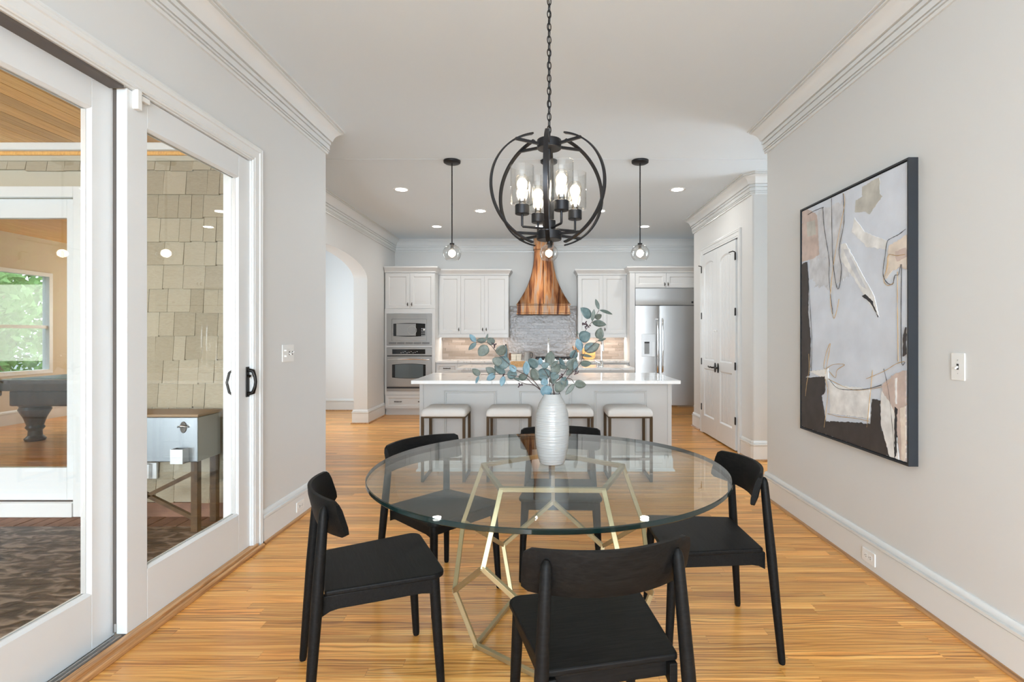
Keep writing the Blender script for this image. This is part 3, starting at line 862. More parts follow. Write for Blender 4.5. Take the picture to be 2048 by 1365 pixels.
def crop(cx, cy): return 920 + cx / 6.4, 590 + cy / 6.4
rl = random.Random(11)
def leaf(parent, bx, by, tx, ty, wd, Y, mat, tilt):
    p0 = PY(*crop(bx, by), Y); 
    p1 = PY(*crop(tx, ty), Y + tilt)
    wm = wd / 6.4 * Y / F * 1.18
    ax = (p1 - p0); p1 = p0 + ax * 1.10; L = (p1 - p0).length; ax.normalize()
    view = Vector((0, -1, 0))
    side = ax.cross(view).normalized()
    roll = rl.uniform(-0.45, 0.45)
    nrm = side.cross(ax).normalized()
    side = (side * math.cos(roll) + nrm * math.sin(roll)).normalized()
    nrm = side.cross(ax).normalized()
    wm = wm / max(0.6, math.cos(roll))
    cup = rl.uniform(-0.10, 0.12) * L
    n = 9; vs = []; fs = []
    e = 0.62 if wm / L > 0.7 else 0.75
    for i in range(n + 1):
        t = i / n
        half = 0.5 * wm * (math.sin(PI * (t ** (0.82 if wm / L > 0.6 else 0.9)))) ** e
        c_ = p0 + ax * (L * t) + nrm * (cup * math.sin(PI * t))
        for s_ in (-1, -0.5, 0, 0.5, 1):
            vs.append(c_ + side * (half * s_) + nrm * (0.10 * half * (abs(s_) ** 1.5)))
    for i in range(n):
        for j in range(4):
            fs.append((i * 5 + j, i * 5 + j + 1, (i + 1) * 5 + j + 1, (i + 1) * 5 + j))
    o = MB().add(vs, fs).build('leaf', mat, parent, smooth=60)
    sd = o.modifiers.new('solid', 'SOLIDIFY'); sd.thickness = 0.0006
    return o
def stem(parent, pts, Ys, r0=0.0022, r1=0.0011):
    n = len(pts)
    P = [PY(*crop(*p), yv) for p, yv in zip(pts, Ys)]
    # smooth
    Q = []
    for i in range(n - 1):
        a, b_ = P[max(i - 1, 0)], P[i]; c_, d_ = P[i + 1], P[min(i + 2, n - 1)]
        for s_ in range(4):
            t = s_ / 4
            Q.append(0.5 * ((2 * b_) + (c_ - a) * t + (2 * a - 5 * b_ + 4 * c_ - d_) * t * t + (3 * b_ - a - 3 * c_ + d_) * t ** 3))
    Q.append(P[-1])
    MB().tube(Q, [r0 + (r1 - r0) * i / (len(Q) - 1) for i in range(len(Q))], 7).build('stem', 'stem', parent, smooth=60)
def berries(parent, cx, cy, Y, n=9, spread=30):
    b_ = MB()
    c0 = PY(*crop(cx, cy), Y)
    for i in range(n):
        q = PY(*crop(cx + rl.gauss(0, spread * 0.55), cy + rl.gauss(0, spread * 0.55)), Y + rl.uniform(-0.012, 0.012))
        b_.tube([c0, q], 0.0008, 5)
        b_.lathe([(0.0, -0.0035), (0.0026, -0.002), (0.0032, 0.0), (0.0020, 0.0028), (0.0, 0.0035)], q, 7)
    b_.build('berry_cluster', 'berry', parent, smooth=60)
MT = {'g': 'leaf_grey', 't': 'leaf_teal', 'b': 'leaf_blue', 'd': 'leaf_dark'}
mouth = (1130, 1330)
branches = [
 ('eucalyptus branch reaching up to the left from the vase', 
  [[(1110, 1345), (1085, 1290), (1030, 1215), (960, 1120), (860, 1035), (740, 975), (640, 900), (480, 750), (425, 680), (345, 612), (205, 607)]], -0.06, 2.30,
  [(205, 605, 130, 515, 60, 'b'), (210, 612, 118, 700, 55, 't'), (335, 590, 222, 582, 62, 'g'), (325, 592, 355, 503, 26, 'g'), (345, 612, 438, 585, 88, 'g'), (352, 652, 250, 770, 118, 'g'),
   (488, 772, 560, 655, 108, 'g'), (632, 905, 480, 830, 142, 't'), (530, 885, 425, 825, 100, 'g'), (582, 1002, 450, 920, 88, 't'), (718, 985, 640, 905, 70, 'b'), (848, 1032, 850, 858, 78, 'b')], [(430, 640)]),
 ('eucalyptus branch spreading low to the left over the glass table',
  [[(1115, 1345), (1092, 1290), (1020, 1212), (930, 1140), (830, 1055), (690, 1040), (600, 1020), (450, 1020), (265, 1022)], [(1015, 1205), (945, 1158), (820, 1135), (690, 1075)]], 0.04, 2.34,
  [(255, 1030, 165, 955, 72, 'g'), (240, 1035, 205, 1130, 32, 'b'), (452, 1015, 340, 940, 86, 'g'), (450, 1020, 350, 1085, 72, 'b'), (600, 1020, 720, 1020, 108, 't'), (560, 1040, 530, 1162, 62, 'b'),
   (755, 1085, 862, 1008, 82, 'd'), (690, 1072, 780, 1085, 34, 'd')], [(550, 1030), (770, 1155)]),
 ('eucalyptus sprig clustered just above the vase mouth',
  [[(1150, 1345), (1165, 1290), (1150, 1180), (1135, 1060), (1080, 960), (1020, 880)], [(1180, 1340), (1197, 1295), (1192, 1180), (1160, 1090), (1150, 980)]], -0.05, 2.33,
  [(990, 930, 885, 832, 112, 't'), (995, 1095, 930, 950, 100, 'g'), (990, 1020, 1160, 1005, 120, 't'), (1130, 1060, 1000, 1060, 92, 'g'), (1020, 905, 1032, 812, 54, 'b'), (1045, 920, 1130, 890, 74, 't'),
   (1150, 905, 1160, 738, 108, 'g'), (1160, 932, 1252, 845, 42, 'd'), (1165, 980, 1278, 920, 112, 'g'), (1150, 1040, 1260, 1042, 92, 't'), (1170, 1140, 1205, 1070, 72, 'g'), (1085, 1165, 1075, 1075, 82, 'b'),
   (1105, 1155, 1100, 1296, 130, 'b')], []),
 ('eucalyptus branch rising highest to the right of the vase',
  [[(1195, 1345), (1215, 1290), (1190, 1175), (1230, 1110), (1300, 1050), (1365, 960), (1420, 840), (1500, 690), (1560, 560), (1610, 450), (1690, 345), (1780, 195)]], 0.03, 2.38,
  [(1250, 890, 1372, 945, 56, 'd'), (1342, 905, 1275, 818, 48, 't'), (1385, 955, 1482, 825, 118, 'g'), (1360, 1030, 1445, 955, 62, 'g'), (1440, 820, 1470, 712, 92, 't'), (1548, 718, 1500, 572, 84, 'b'),
   (1535, 580, 1655, 500, 128, 't'), (1668, 300, 1553, 178, 102, 't'), (1690, 340, 1715, 197, 46, 'g'), (1725, 300, 1806, 258, 66, 'g'), (1688, 352, 1858, 382, 74, 'd'), (1778, 190, 1738, 65, 42, 'd'),
   (1785, 196, 1938, 246, 36, 'd'), (1520, 512, 1495, 465, 12, 'd')], [(1595, 365), (1622, 402), (1300, 1040)]),
 ('eucalyptus branch leaning right with a drooping leaf pair',
  [[(1225, 1345), (1262, 1292), (1300, 1170), (1370, 1070), (1440, 990), (1530, 895), (1600, 740), (1760, 590)], [(1368, 1072), (1425, 1082), (1465, 1135)]], -0.04, 2.36,
  [(1480, 985, 1480, 850, 62, 't'), (1590, 722, 1772, 640, 108, 'g'), (1590, 702, 1692, 622, 70, 't'), (1785, 572, 1795, 436, 92, 'g'), (1760, 590, 1862, 562, 30, 'd'), (1545, 765, 1682, 792, 32, 'd'),
   (1540, 882, 1672, 878, 72, 'd'), (1465, 1140, 1602, 1152, 92, 'g'), (1465, 1140, 1358, 1270, 56, 'g'), (1300, 1150, 1350, 1060, 74, 't'), (1330, 1215, 1235, 1130, 150, 'g'), (1340, 1190, 1345, 1060, 74, 't')], [(1480, 985)]),
]
for lb, stems, dY, Y0, leaves, bers in branches:
    base = Vector((VX, VY, TZ + 0.22))
    br = thing('eucalyptus_branch', tuple(base), lb, 'branch', 'eucalyptus branches in the vase')
    # distance drifts with the height above the mouth
    def dep(cy_): 
        t = min(1, max(0, (1300 - cy_) / 1100.0))
        return VY + (dY * min(1.0, 2.2 * t)) if cy_ < 1290 else VY
    for s_ in stems:
        stem(br, s_, [dep(p[1]) for p in s_])
    for (bx, by, tx, ty, wd, k_) in leaves:
        leaf(br, bx, by, tx, ty, wd, dep(by) + rl.uniform(-0.014, 0.014), MT[k_], rl.uniform(-0.018, 0.018))
    for (cx_, cy_) in bers:
        berries(br, cx_, cy_, dep(cy_))

# ------------------------------------------------------------------ chandelier
CXc, CYc, CZc = 0.034, 2.330, 1.988
chn = thing('chandelier', (CXc, CYc, ZC), 'black open globe chandelier with four clear glass cylinder lights over the table', 'chandelier')
R_ = 0.275
for k in range(6):
    a = math.radians(-94 + 60 * k)
    er = Vector((math.cos(a), math.sin(a), 0)); et = Vector((-math.sin(a), math.cos(a), 0))
    vs = []; fs = []; n = 48
    for i in range(n + 1):
        th_ = math.radians(17 + 146 * i / n)
        rad = er * math.sin(th_) + Vector((0, 0, 1)) * math.cos(th_)
        c_ = Vector((CXc, CYc, CZc)) + Vector((rad.x * R_, rad.y * R_, rad.z * R_ * 0.905))
        for (p, q) in ((-1, -1), (1, -1), (1, 1), (-1, 1)):
            vs.append(c_ + et * (p * 0.0092) + rad * (q * 0.0035))
    for i in range(n):
        for j in range(4):
            fs.append((i * 4 + j, i * 4 + (j + 1) % 4, (i + 1) * 4 + (j + 1) % 4, (i + 1) * 4 + j))
    fs += [(0, 1, 2, 3), (n * 4 + 3, n * 4 + 2, n * 4 + 1, n * 4)]
    MB().add(vs, fs).build('arc_strap', 'black_metal', chn, smooth=40)
    for (zr, z2) in ((0.203, 0.198), (-0.203, -0.198)):
        p0 = Vector((CXc, CYc, CZc + z2)) + er * 0.045
        p1 = Vector((CXc, CYc, CZc + zr)) + er * 0.162
        MB().tube([p0, p1], 0.0055, square=True).build('strut', 'black_metal', chn)
def cyl(cx_, cy_, z0, z1, r_, mat, nm, par, seg=28, bev=0.002):
    return MB().lathe([(0.0, z0), (r_ - bev, z0), (r_, z0 + bev), (r_, z1 - bev), (r_ - bev, z1), (0.0, z1)], (cx_, cy_, 0), seg).build(nm, mat, par, smooth=40)
cyl(CXc, CYc, CZc + 0.182, CZc + 0.222, 0.054, 'black_metal', 'top_hub', chn)
cyl(CXc, CYc, CZc - 0.222, CZc - 0.182, 0.055, 'black_metal', 'bottom_hub', chn)
cyl(CXc, CYc, CZc - 0.182, CZc - 0.135, 0.029, 'black_metal', 'collar', chn)
cyl(CXc, CYc, CZc - 0.135, CZc + 0.182, 0.008, 'black_metal', 'centre_rod', chn)
cyl(CXc, CYc, CZc + 0.222, CZc + 0.262, 0.006, 'black_metal', 'loop_stem', chn)
cyl(CXc, CYc, CZc - 0.240, CZc - 0.222, 0.009, 'black_metal', 'finial', chn)
for k in range(4):
    a = math.radians(-67 + 90 * k)
    lx, ly = CXc + 0.128 * math.cos(a), CYc + 0.128 * math.sin(a)
    zc = 1.868
    la = MB().tube([(CXc + 0.02 * math.cos(a), CYc + 0.02 * math.sin(a), zc - 0.052), (lx - 0.004 * math.cos(a), ly - 0.004 * math.sin(a), zc - 0.052), (lx, ly, zc - 0.048), (lx, ly, zc)], 0.0055, 8).build('lamp_arm', 'black_metal', chn, smooth=50)
    cyl(lx, ly, zc, zc + 0.042, 0.031, 'black_metal', 'cup', la)
    gz = zc + 0.042
    MB().lathe([(0.034, gz + 0.001), (0.0495, gz + 0.004), (0.0515, gz + 0.012), (0.0515, gz + 0.168), (0.0492, gz + 0.168), (0.0492, gz + 0.013), (0.047, gz + 0.006), (0.034, gz + 0.004)], (lx, ly, 0), 40, closed=True).build('glass_shade', 'lamp_glass', la, smooth=40)
    cyl(lx, ly, gz, gz + 0.026, 0.0155, 'pewter', 'socket', la)
    bz = gz + 0.022
    MB().lathe([(0.0125, bz), (0.0150, bz + 0.010), (0.022, bz + 0.035), (0.0305, bz + 0.066), (0.0315, bz + 0.080), (0.027, bz + 0.097), (0.017, bz + 0.108), (0.0, bz + 0.112)], (lx, ly, 0), 24).build('bulb', 'bulb_glass', la, smooth=60)
    MB().lathe([(0.0, bz + 0.010), (0.009, bz + 0.016), (0.016, bz + 0.040), (0.0225, bz + 0.064), (0.0215, bz + 0.078), (0.013, bz + 0.090), (0.0, bz + 0.095)], (lx, ly, 0), 16).build('filament', 'bulb_glow', la, smooth=60)
    pl = bpy.data.lights.new('chandelier_light', 'POINT'); pl.energy = 1.3; pl.color = (1.0, 0.88, 0.72); pl.shadow_soft_size = 0.03
    po = bpy.data.objects.new('chandelier_light', pl); COL.objects.link(po); po.location = (lx, ly, bz + 0.06)
# chain of oval links, cord through it, ceiling canopy
link = None
z = CZc + 0.256; i = 0
while z < ZC - 0.045:
    pts = []
    for j in range(16):
        t = 2 * PI * j / 16
        pts.append((0.0085 * math.cos(t), 0, 0.0185 * math.sin(t) * (1 if abs(math.sin(t)) < 0.99 else 1)))
    if link is None:
        link = MB().tube(pts, 0.0024, 6, closed=True).build('chain_link', 'black_metal', chn, smooth=60, local=True)
        o = link
    else:
        o = instance(link, chn)
    o.location = (0, 0, z + 0.012 - ZC); o.rotation_euler = (0, 0, PI / 2 * (i % 2) + 0.35)
    z += 0.0285; i += 1
MB().tube([(CXc + 0.004 * math.sin(j * 1.3), CYc + 0.004 * math.cos(j * 1.3), CZc + 0.25 + (ZC - 0.03 - CZc - 0.25) * j / 24) for j in range(25)], 0.002, 6).build('cord', 'black_metal', chn, smooth=60)
MB().lathe([(0.0, ZC - 0.034), (0.012, ZC - 0.034), (0.05, ZC - 0.026), (0.066, ZC - 0.014), (0.068, ZC - 0.0005), (0.0, ZC - 0.0005)], (CXc, CYc, 0), 28).build('canopy', 'black_metal', chn, smooth=40)

# ------------------------------------------------------------------ three globe pendants over the island
def pendant(x, y, label):
    t = thing('pendant_lamp', (x, y, ZC), label, 'pendant lamp', 'globe pendants over the island')
    zt = ZC - 0.0015
    MB().lathe([(0.0, zt - 0.028), (0.07, zt - 0.028), (0.083, zt - 0.020), (0.085, zt), (0.0, zt)], (x, y, 0), 36).build('canopy', 'black_metal', t, smooth=40)
    zg = H + (CY - 507) / F * y            # globe centre
    cyl(x, y, zg + 0.092, zt - 0.026, 0.006, 'black_metal', 'rod', t, 12, 0.001)
    cyl(x, y, zg + 0.082, zg + 0.10, 0.024, 'black_metal', 'cap', t, 20)
    Rg = 0.091
    pr = [(Rg * math.sin(math.radians(a_)), zg + Rg * math.cos(math.radians(a_))) for a_ in range(14, 143, 6)]
    inn = [((Rg - 0.0022) * math.sin(math.radians(a_)), zg + (Rg - 0.0022) * math.cos(math.radians(a_))) for a_ in range(140, 13, -6)]
    MB().lathe(pr + inn, (x, y, 0), 40, closed=True).build('glass_globe', 'globe_glass', t, smooth=60)
    cyl(x, y, zg + 0.045, zg + 0.084, 0.014, 'pewter', 'socket', t, 16)
    MB().lathe([(0.012, zg + 0.046), (0.020, zg + 0.020), (0.027, zg - 0.008), (0.022, zg - 0.034), (0.0, zg - 0.046)], (x, y, 0), 20).build('bulb', 'bulb_glass', t, smooth=60)
    MB().lathe([(0.0, zg + 0.038), (0.015, zg + 0.016), (0.021, zg - 0.008), (0.016, zg - 0.032), (0.0, zg - 0.041)], (x, y, 0), 14).build('filament', 'globe_bulb_glow', t, smooth=60)
    pl = bpy.data.lights.new('pendant_light', 'POINT'); pl.energy = 1.6; pl.color = (1.0, 0.90, 0.76); pl.shadow_soft_size = 0.04
    po = bpy.data.objects.new('pendant_light', pl); COL.objects.link(po); po.location = (x, y, zg)
PYP = 5.22
pendant(-0.890, PYP, 'clear glass globe pendant on a black rod, left of the chandelier')
pendant(0.074, PYP, 'clear glass globe pendant hanging directly behind the chandelier')
pendant(0.980, PYP, 'clear glass globe pendant on a black rod, right of the chandelier')

# ------------------------------------------------------------------ recessed downlights
DL = [(-1.665, 6.24, 'round recessed ceiling light nearest on the kitchen left'), (1.615, 6.24, 'round recessed ceiling light nearest on the kitchen right'),
      (-0.850, 7.31, 'round recessed ceiling light in the middle row at left'), (0.810, 7.31, 'round recessed ceiling light in the middle row at right'),
      (-1.665, 8.35, 'round recessed ceiling light in the back row at left'), (1.640, 8.35, 'round recessed ceiling light in the back row at right'),
      (-0.030, 8.35, 'round recessed ceiling light in the back row before the hood')]
for x, y, lb in DL:
    t = thing('downlight', (x, y, ZC), lb, 'ceiling light', 'recessed kitchen ceiling lights')
    zz = ZC - 0.0012
    MB().lathe([(0.070, zz - 0.004), (0.092, zz - 0.006), (0.096, zz), (0.070, zz)], (x, y, 0), 32, closed=True).build('trim_ring', 'trim_white', t, smooth=40)
    MB().lathe([(0.0, zz - 0.0035), (0.070, zz - 0.0035), (0.070, zz), (0.0, zz)], (x, y, 0), 28).build('lens', 'downlight_glow', t)
    d = bpy.data.lights.new('downlight_beam', 'AREA'); d.shape = 'DISK'; d.size = 0.13; d.energy = 3.7; d.color = (1.0, 0.965, 0.915)
    o = bpy.data.objects.new('downlight_beam', d); COL.objects.link(o); o.location = (x, y, ZC - 0.012)

# ------------------------------------------------------------------ main island
IX0, IX1, IYF, IYB, IZ = -1.208, 1.288, 5.22, 6.00, 0.884
isl = thing('kitchen_island', (0.04, 5.6, 0), 'light grey panelled kitchen island with seating side towards the table', 'kitchen island')
MB().box(IX0, IX1, IYF, IYB, 0.0, IZ).build('body', 'island_grey', isl, bevel=0.003)
for x in (IX0, IX1 - 0.032):
    MB().box(x - 0.004, x + 0.036, IYF - 0.008, IYF + 0.004, 0.15, IZ - 0.001).build('corner_post', 'island_grey', isl, bevel=0.002)
fz0, fz1 = 0.27, 0.798
for (a, b_) in ((888.5, 993), (1037.6, 1143), (1188, 1294)):
    x0, x1 = (a - CX) / F * IYF, (b_ - CX) / F * IYF
    f_ = MB().sweep([(0.0, 0.0), (0.0, -0.012), (0.006, -0.014), (0.012, -0.009), (0.020, -0.009), (0.024, -0.003), (0.024, 0.0)], [(x0, fz0), (x1, fz0), (x1, fz1), (x0, fz1)], lambda p, q, h: (p, IYF + h, q), closed=True)
    f_.build('panel_moulding', 'island_grey', isl, smooth=30)
sk = MB().sweep([(-0.0, 0.0), (-0.035, 0.0), (-0.028, 0.018), (-0.016, 0.030), (-0.016, 0.118), (-0.012, 0.128), (-0.006, 0.150), (0.0, 0.152)], [(IX0, IYB), (IX0, IYF), (IX1, IYF), (IX1, IYB)], XY)
sk.build('skirting', 'trim_white', isl, smooth=30)
wt = MB().box(-1.236, 1.318, 4.97, 6.03, IZ + 0.0005, IZ + 0.0335).build('worktop', 'quartz', None, bevel=0.003)
tag(wt, 'white veined quartz worktop on the seating island', 'worktop')

# ------------------------------------------------------------------ counter stools
def make_stool():
    t = empty('counter_stool', (0, 0, 0))
    # cushion: soft box
    w2, d2, z0, z1 = 0.208, 0.195, 0.600, 0.676
    c_ = MB(); vs = []; fs = []
    prof = [(0.006, 0.0), (0.0, 0.006), (0.0, 0.030), (0.006, 0.050), (0.016, 0.062), (0.030, 0.070), (0.055, 0.0745), (0.10, 0.0765), (0.15, 0.077)]
    k = 0; ringn = None
    for (ins, dz) in prof:
        r_ = max(0.012, 0.030 - ins * 0.1)
        ring = rrect(-w2 + ins, w2 - ins, -d2 + ins, d2 - ins, r_, 4)
        ringn = len(ring)
        vs += [(x, y, z0 + dz) for x, y in ring]
    n = len(prof)
    for i in range(n - 1):
        for j in range(ringn):
            fs.append((i * ringn + j, i * ringn + (j + 1) % ringn, (i + 1) * ringn + (j + 1) % ringn, (i + 1) * ringn + j))
    fs.append(tuple(range(ringn - 1, -1, -1))); fs.append(tuple((n - 1) * ringn + j for j in range(ringn)))
    c_.add(vs, fs).build('cushion', 'stool_fabric', t, smooth=60, local=True)
    for sx in (-1, 1):
        for sy in (-1, 1):
            MB().box(sx * 0.190 - 0.0125, sx * 0.190 + 0.0125, sy * 0.176 - 0.0125, sy * 0.176 + 0.0125, 0.0, 0.5985).build('leg', 'bronze_leg', t, bevel=0.0015, bseg=1, local=True)
        MB().box(sx * 0.190 - 0.0115, sx * 0.190 + 0.0115, -0.1635, 0.1635, 0.004, 0.026).build('floor_runner', 'bronze_leg', t, local=True)
    f_ = MB()
    f_.box(-0.1775, 0.1775, -0.1885, -0.1635, 0.586, 0.5985); f_.box(-0.1775, 0.1775, 0.1635, 0.1885, 0.586, 0.5985)
    for sx in (-1, 1): f_.box(sx * 0.19 - 0.0125, sx * 0.19 + 0.0125, -0.1635, 0.1635, 0.586, 0.5985)
    f_.build('seat_frame', 'bronze_leg', t, local=True)
    MB().box(-0.1775, 0.1775, -0.1865, -0.1655, 0.20, 0.222).build('footrest', 'bronze_leg', t, local=True)
    return t
st0 = make_stool()
for i, (x, lb) in enumerate([(-0.901, 'white cushioned counter stool with bronze legs at the left end of the island'), (-0.301, 'white cushioned counter stool with bronze legs, second from the left at the island'),
                             (0.274, 'white cushioned counter stool partly hidden by the vase'), (0.816, 'white cushioned counter stool with bronze legs at the right end of the island')]):
    o = st0 if i == 0 else copy_tree(st0)
    o.location = (x, 4.990, 0)
    tag(o, lb, 'stool', 'counter stools at the island')

# ------------------------------------------------------------------ prep island behind the seating island
pi = thing('prep_island', (0.05, 7.35, 0), 'white prep island with sink between seating island and range', 'kitchen island')
MB().box(-1.075, 1.185, 7.01, 7.66, 0.10, IZ).build('body', 'cabinet_white', pi, bevel=0.003)
MB().box(-1.03, 1.14, 7.06, 7.60, 0.0, 0.10).build('plinth', 'cabinet_white', pi)
for i in range(4):
    x0 = -1.05 + i * 0.565
    f_ = MB().sweep([(0, 0), (0, -0.012), (0.05, -0.012), (0.056, -0.004), (0.056, 0)], [(x0, 0.16), (x0 + 0.53, 0.16), (x0 + 0.53, 0.84), (x0, 0.84)], lambda p, q, h: (p, 7.01 + h, q), closed=True)
    f_.build('panel', 'cabinet_white', pi)
pt = MB().box(-1.125, 1.235, 6.95, 7.70, IZ + 0.0005, IZ + 0.0335).build('worktop', 'quartz', None, bevel=0.003)
tag(pt, 'white veined quartz worktop on the prep island', 'worktop')
CT = IZ + 0.0335
def faucet(x, y, label, kind):
    t = thing('faucet', (x, y, CT), label, 'faucet')
    MB().lathe([(0.0, CT), (0.034, CT), (0.034, CT + 0.008), (0.026, CT + 0.02), (0.026, CT + 0.075), (0.018, CT + 0.085), (0.0, CT + 0.085)], (x, y, 0), 20).build('base', 'chrome', t, smooth=40)
    pts = [(x, y, CT + 0.08), (x, y, CT + 0.30)]
    for i in range(1, 11):
        a_ = PI * i / 10
        pts.append((x, y - 0.075 + 0.075 * math.cos(a_), CT + 0.30 + 0.085 * math.sin(a_)))
    MB().tube(pts, 0.012, 10).build('gooseneck', 'chrome', t, smooth=60)
    MB().tube([(x, y - 0.15, CT + 0.30), (x, y - 0.155, CT + 0.22)], [0.015, 0.018], 10).build('spray_head', 'chrome', t, smooth=50)
    MB().tube([(x, y, CT + 0.055), (x - 0.05, y, CT + 0.058), (x - 0.085, y, CT + 0.085)], [0.010, 0.009, 0.006], 8).build('lever', 'chrome', t, smooth=50)
    if kind:
        MB().tube([(x - 0.045, y + 0.01, CT), (x - 0.045, y + 0.01, CT + 0.05), (x - 0.12, y - 0.02, CT + 0.055)], [0.014, 0.012, 0.008], 8).build('side_spray', 'chrome', t, smooth=50)
faucet((1203 - CX) / F * 7.25, 7.25, 'tall chrome gooseneck faucet at the right end of the prep island', True)
faucet((1097 - CX) / F * 7.25, 7.25, 'tall chrome gooseneck faucet above the vase leaves, before the range', False)

# ------------------------------------------------------------------ back wall cabinets
YT, YU, YBS = 8.86, 9.17, 8.93       # tower face, upper face, base face
def cab_crown(parent, x0, x1, yf, zb, ends=(True, True), h=0.10, pr=0.055, ret=0.34):
    prof = [(0.0, zb), (-0.010, zb), (-0.012, zb + 0.02), (-0.020, zb + 0.03), (-0.034, zb + 0.055), (-pr, zb + 0.078), (-pr, zb + h), (0.0, zb + h)]
    path = ([(x0, yf + ret)] if ends[0] else []) + [(x0, yf), (x1, yf)] + ([(x1, yf + ret)] if ends[1] else [])
    MB().sweep(prof, path).build('cornice', 'cabinet_white', parent, smooth=25)
def shaker(parent, x0, x1, z0, z1, yf, name='door', fw=0.058, mat='cabinet_white', th=0.02):
    g_ = 0.0017
    x0, x1, z0, z1 = x0 + g_, x1 - g_, z0 + g_, z1 - g_
    d = MB()
    d.box(x0, x0 + fw, yf - th, yf, z0, z1); d.box(x1 - fw, x1, yf - th, yf, z0, z1)
    d.box(x0 + fw, x1 - fw, yf - th, yf, z0, z0 + fw); d.box(x0 + fw, x1 - fw, yf - th, yf, z1 - fw, z1)
    d.sweep([(0.0, -th), (0.010, -th + 0.007), (0.013, -th + 0.010), (0.013, 0), (0.0, 0)], [(x0 + fw, z0 + fw), (x1 - fw, z0 + fw), (x1 - fw, z1 - fw), (x0 + fw, z1 - fw)], lambda p, q, h: (p, yf + h, q), closed=True)
    d.box(x0 + fw, x1 - fw, yf - th + 0.010, yf, z0 + fw, z1 - fw)
    return d.build(name, mat, parent)
def pull_v(door, x, z, yf):
    MB().tube([(x, yf, z - 0.026), (x, yf - 0.018, z - 0.020), (x, yf - 0.024, z), (x, yf - 0.018, z + 0.020), (x, yf, z + 0.026)], [0.006, 0.006, 0.011, 0.006, 0.006], 8).build('handle', 'pewter', door, smooth=50)
def pull_h(door, x, z, yf, L=0.055):
    MB().tube([(x - L, yf, z), (x - L, yf - 0.02, z), (x - L * 0.5, yf - 0.026, z), (x, yf - 0.028, z), (x + L * 0.5, yf - 0.026, z), (x + L, yf - 0.02, z), (x + L, yf, z)], [0.009, 0.008, 0.006, 0.009, 0.006, 0.008, 0.009], 8).build('handle', 'pewter', door, smooth=50)
def bx_(x, Y): return (x - CX) / F * Y
def zz_(y, Y): return H - (y - CY) / F * Y

# oven tower
TX0, TX1 = bx_(769.5, YT), bx_(870, YT)
tw = thing('oven_cabinet', ((TX0 + TX1) / 2, 9.2, 0), 'tall white oven cabinet with microwave and wall oven beside the arch', 'cabinet')
MB().box(TX0, TX1, YT + 0.02, YB - 0.002, 0.105, 2.415).build('carcass', 'cabinet_white', tw)
MB().box(TX0, TX1, YT + 0.06, YB - 0.002, 0.0, 0.1045).build('plinth', 'cabinet_white', tw)
of = MB()   # face frame around the two appliances
of.box(TX0, bx_(773.2, YT) + 0.004, YT, YT + 0.019, 0.345, 1.80); of.box(bx_(864.2, YT) - 0.004, TX1, YT, YT + 0.019, 0.345, 1.80)
fxa, fxb = bx_(773.2, YT) + 0.004, bx_(864.2, YT) - 0.004
of.box(fxa, fxb, YT, YT + 0.019, zz_(627.6, YT), 1.80); of.box(fxa, fxb, YT, YT + 0.019, zz_(695, YT), zz_(691.5, YT)); of.box(fxa, fxb, YT, YT + 0.019, 0.345, zz_(783, YT))
of.build('face_frame', 'cabinet_white', tw)
cab_crown(tw, TX0, TX1, YT, 2.412, (False, True), ret=0.24)
xm = (TX0 + TX1) / 2
d = shaker(tw, TX0 + 0.01, xm, 1.803, 2.405, YT + 0.02); pull_v(d, xm - 0.035, 1.875, YT)
d = shaker(tw, xm, TX1 - 0.004, 1.803, 2.405, YT + 0.02); pull_v(d, xm + 0.035, 1.875, YT)
d = shaker(tw, TX0 + 0.01, TX1 - 0.004, 0.118, 0.340, YT + 0.02, 'drawer', 0.045); pull_h(d, xm - 0.20, 0.232, YT); pull_h(d, xm + 0.20, 0.232, YT)

AX0, AX1 = bx_(773.7, YT), bx_(863.7, YT)
def lens_poly(x0, x1, z0, z1, bulge, n=10):
    # rectangle with bowed top and bottom
    top = [(x1 + (x0 - x1) * i / n, z1 + bulge * math.sin(PI * i / n)) for i in range(n + 1)]
    bot = [(x0 + (x1 - x0) * i / n, z0 - bulge * math.sin(PI * i / n)) for i in range(n + 1)]
    return top + bot
def fr_prism(poly, y0, y1, mi=0): return MB().prism(poly, y0, y1, lambda a, b, h: (a, h, b), mi)
# microwave with trim kit
mw = thing('microwave', ((AX0 + AX1) / 2, YT, zz_(691, YT)), 'built-in stainless microwave with louvred trim kit above the oven', 'microwave')
mz0, mz1 = zz_(691, YT), zz_(628, YT)
ya_ = YT - 0.012
def rect_frame(x0, x1, z0, z1, ix0, ix1, iz0, iz1, y0, y1):
    f_ = MB(); f_.box(x0, ix0, y0, y1, z0, z1); f_.box(ix1, x1, y0, y1, z0, z1); f_.box(ix0, ix1, y0, y1, z0, iz0); f_.box(ix0, ix1, y0, y1, iz1, z1); return f_
ix0, ix1, iz0, iz1 = bx_(784, YT), bx_(853.5, YT), zz_(682, YT), zz_(638.5, YT)
rect_frame(AX0, AX1, mz0, mz1, ix0, ix1, iz0, iz1, ya_, YT + 0.02).build('trim_kit', 'oven_steel', mw)
for i in range(5):
    a = AX0 + 0.03 + i * (AX1 - AX0 - 0.06) / 5
    for q in range(2):
        MB().box(a + 0.006, a + (AX1 - AX0 - 0.06) / 5 - 0.006, ya_ - 0.0015, ya_ + 0.002, mz0 + 0.022 + q * 0.018, mz0 + 0.031 + q * 0.018).build('louvre', 'dark_slot', mw)
MB().box(ix0 + 0.003, ix1 - 0.003, ya_ + 0.004, YT + 0.02, iz0 + 0.003, iz1 - 0.003).build('face', 'oven_steel', mw)
fr_prism(lens_poly(bx_(787, YT), bx_(851, YT), zz_(672.5, YT), zz_(648, YT), 0.012), ya_ + 0.0005, ya_ + 0.006).build('door_glass', 'black_glass', mw)
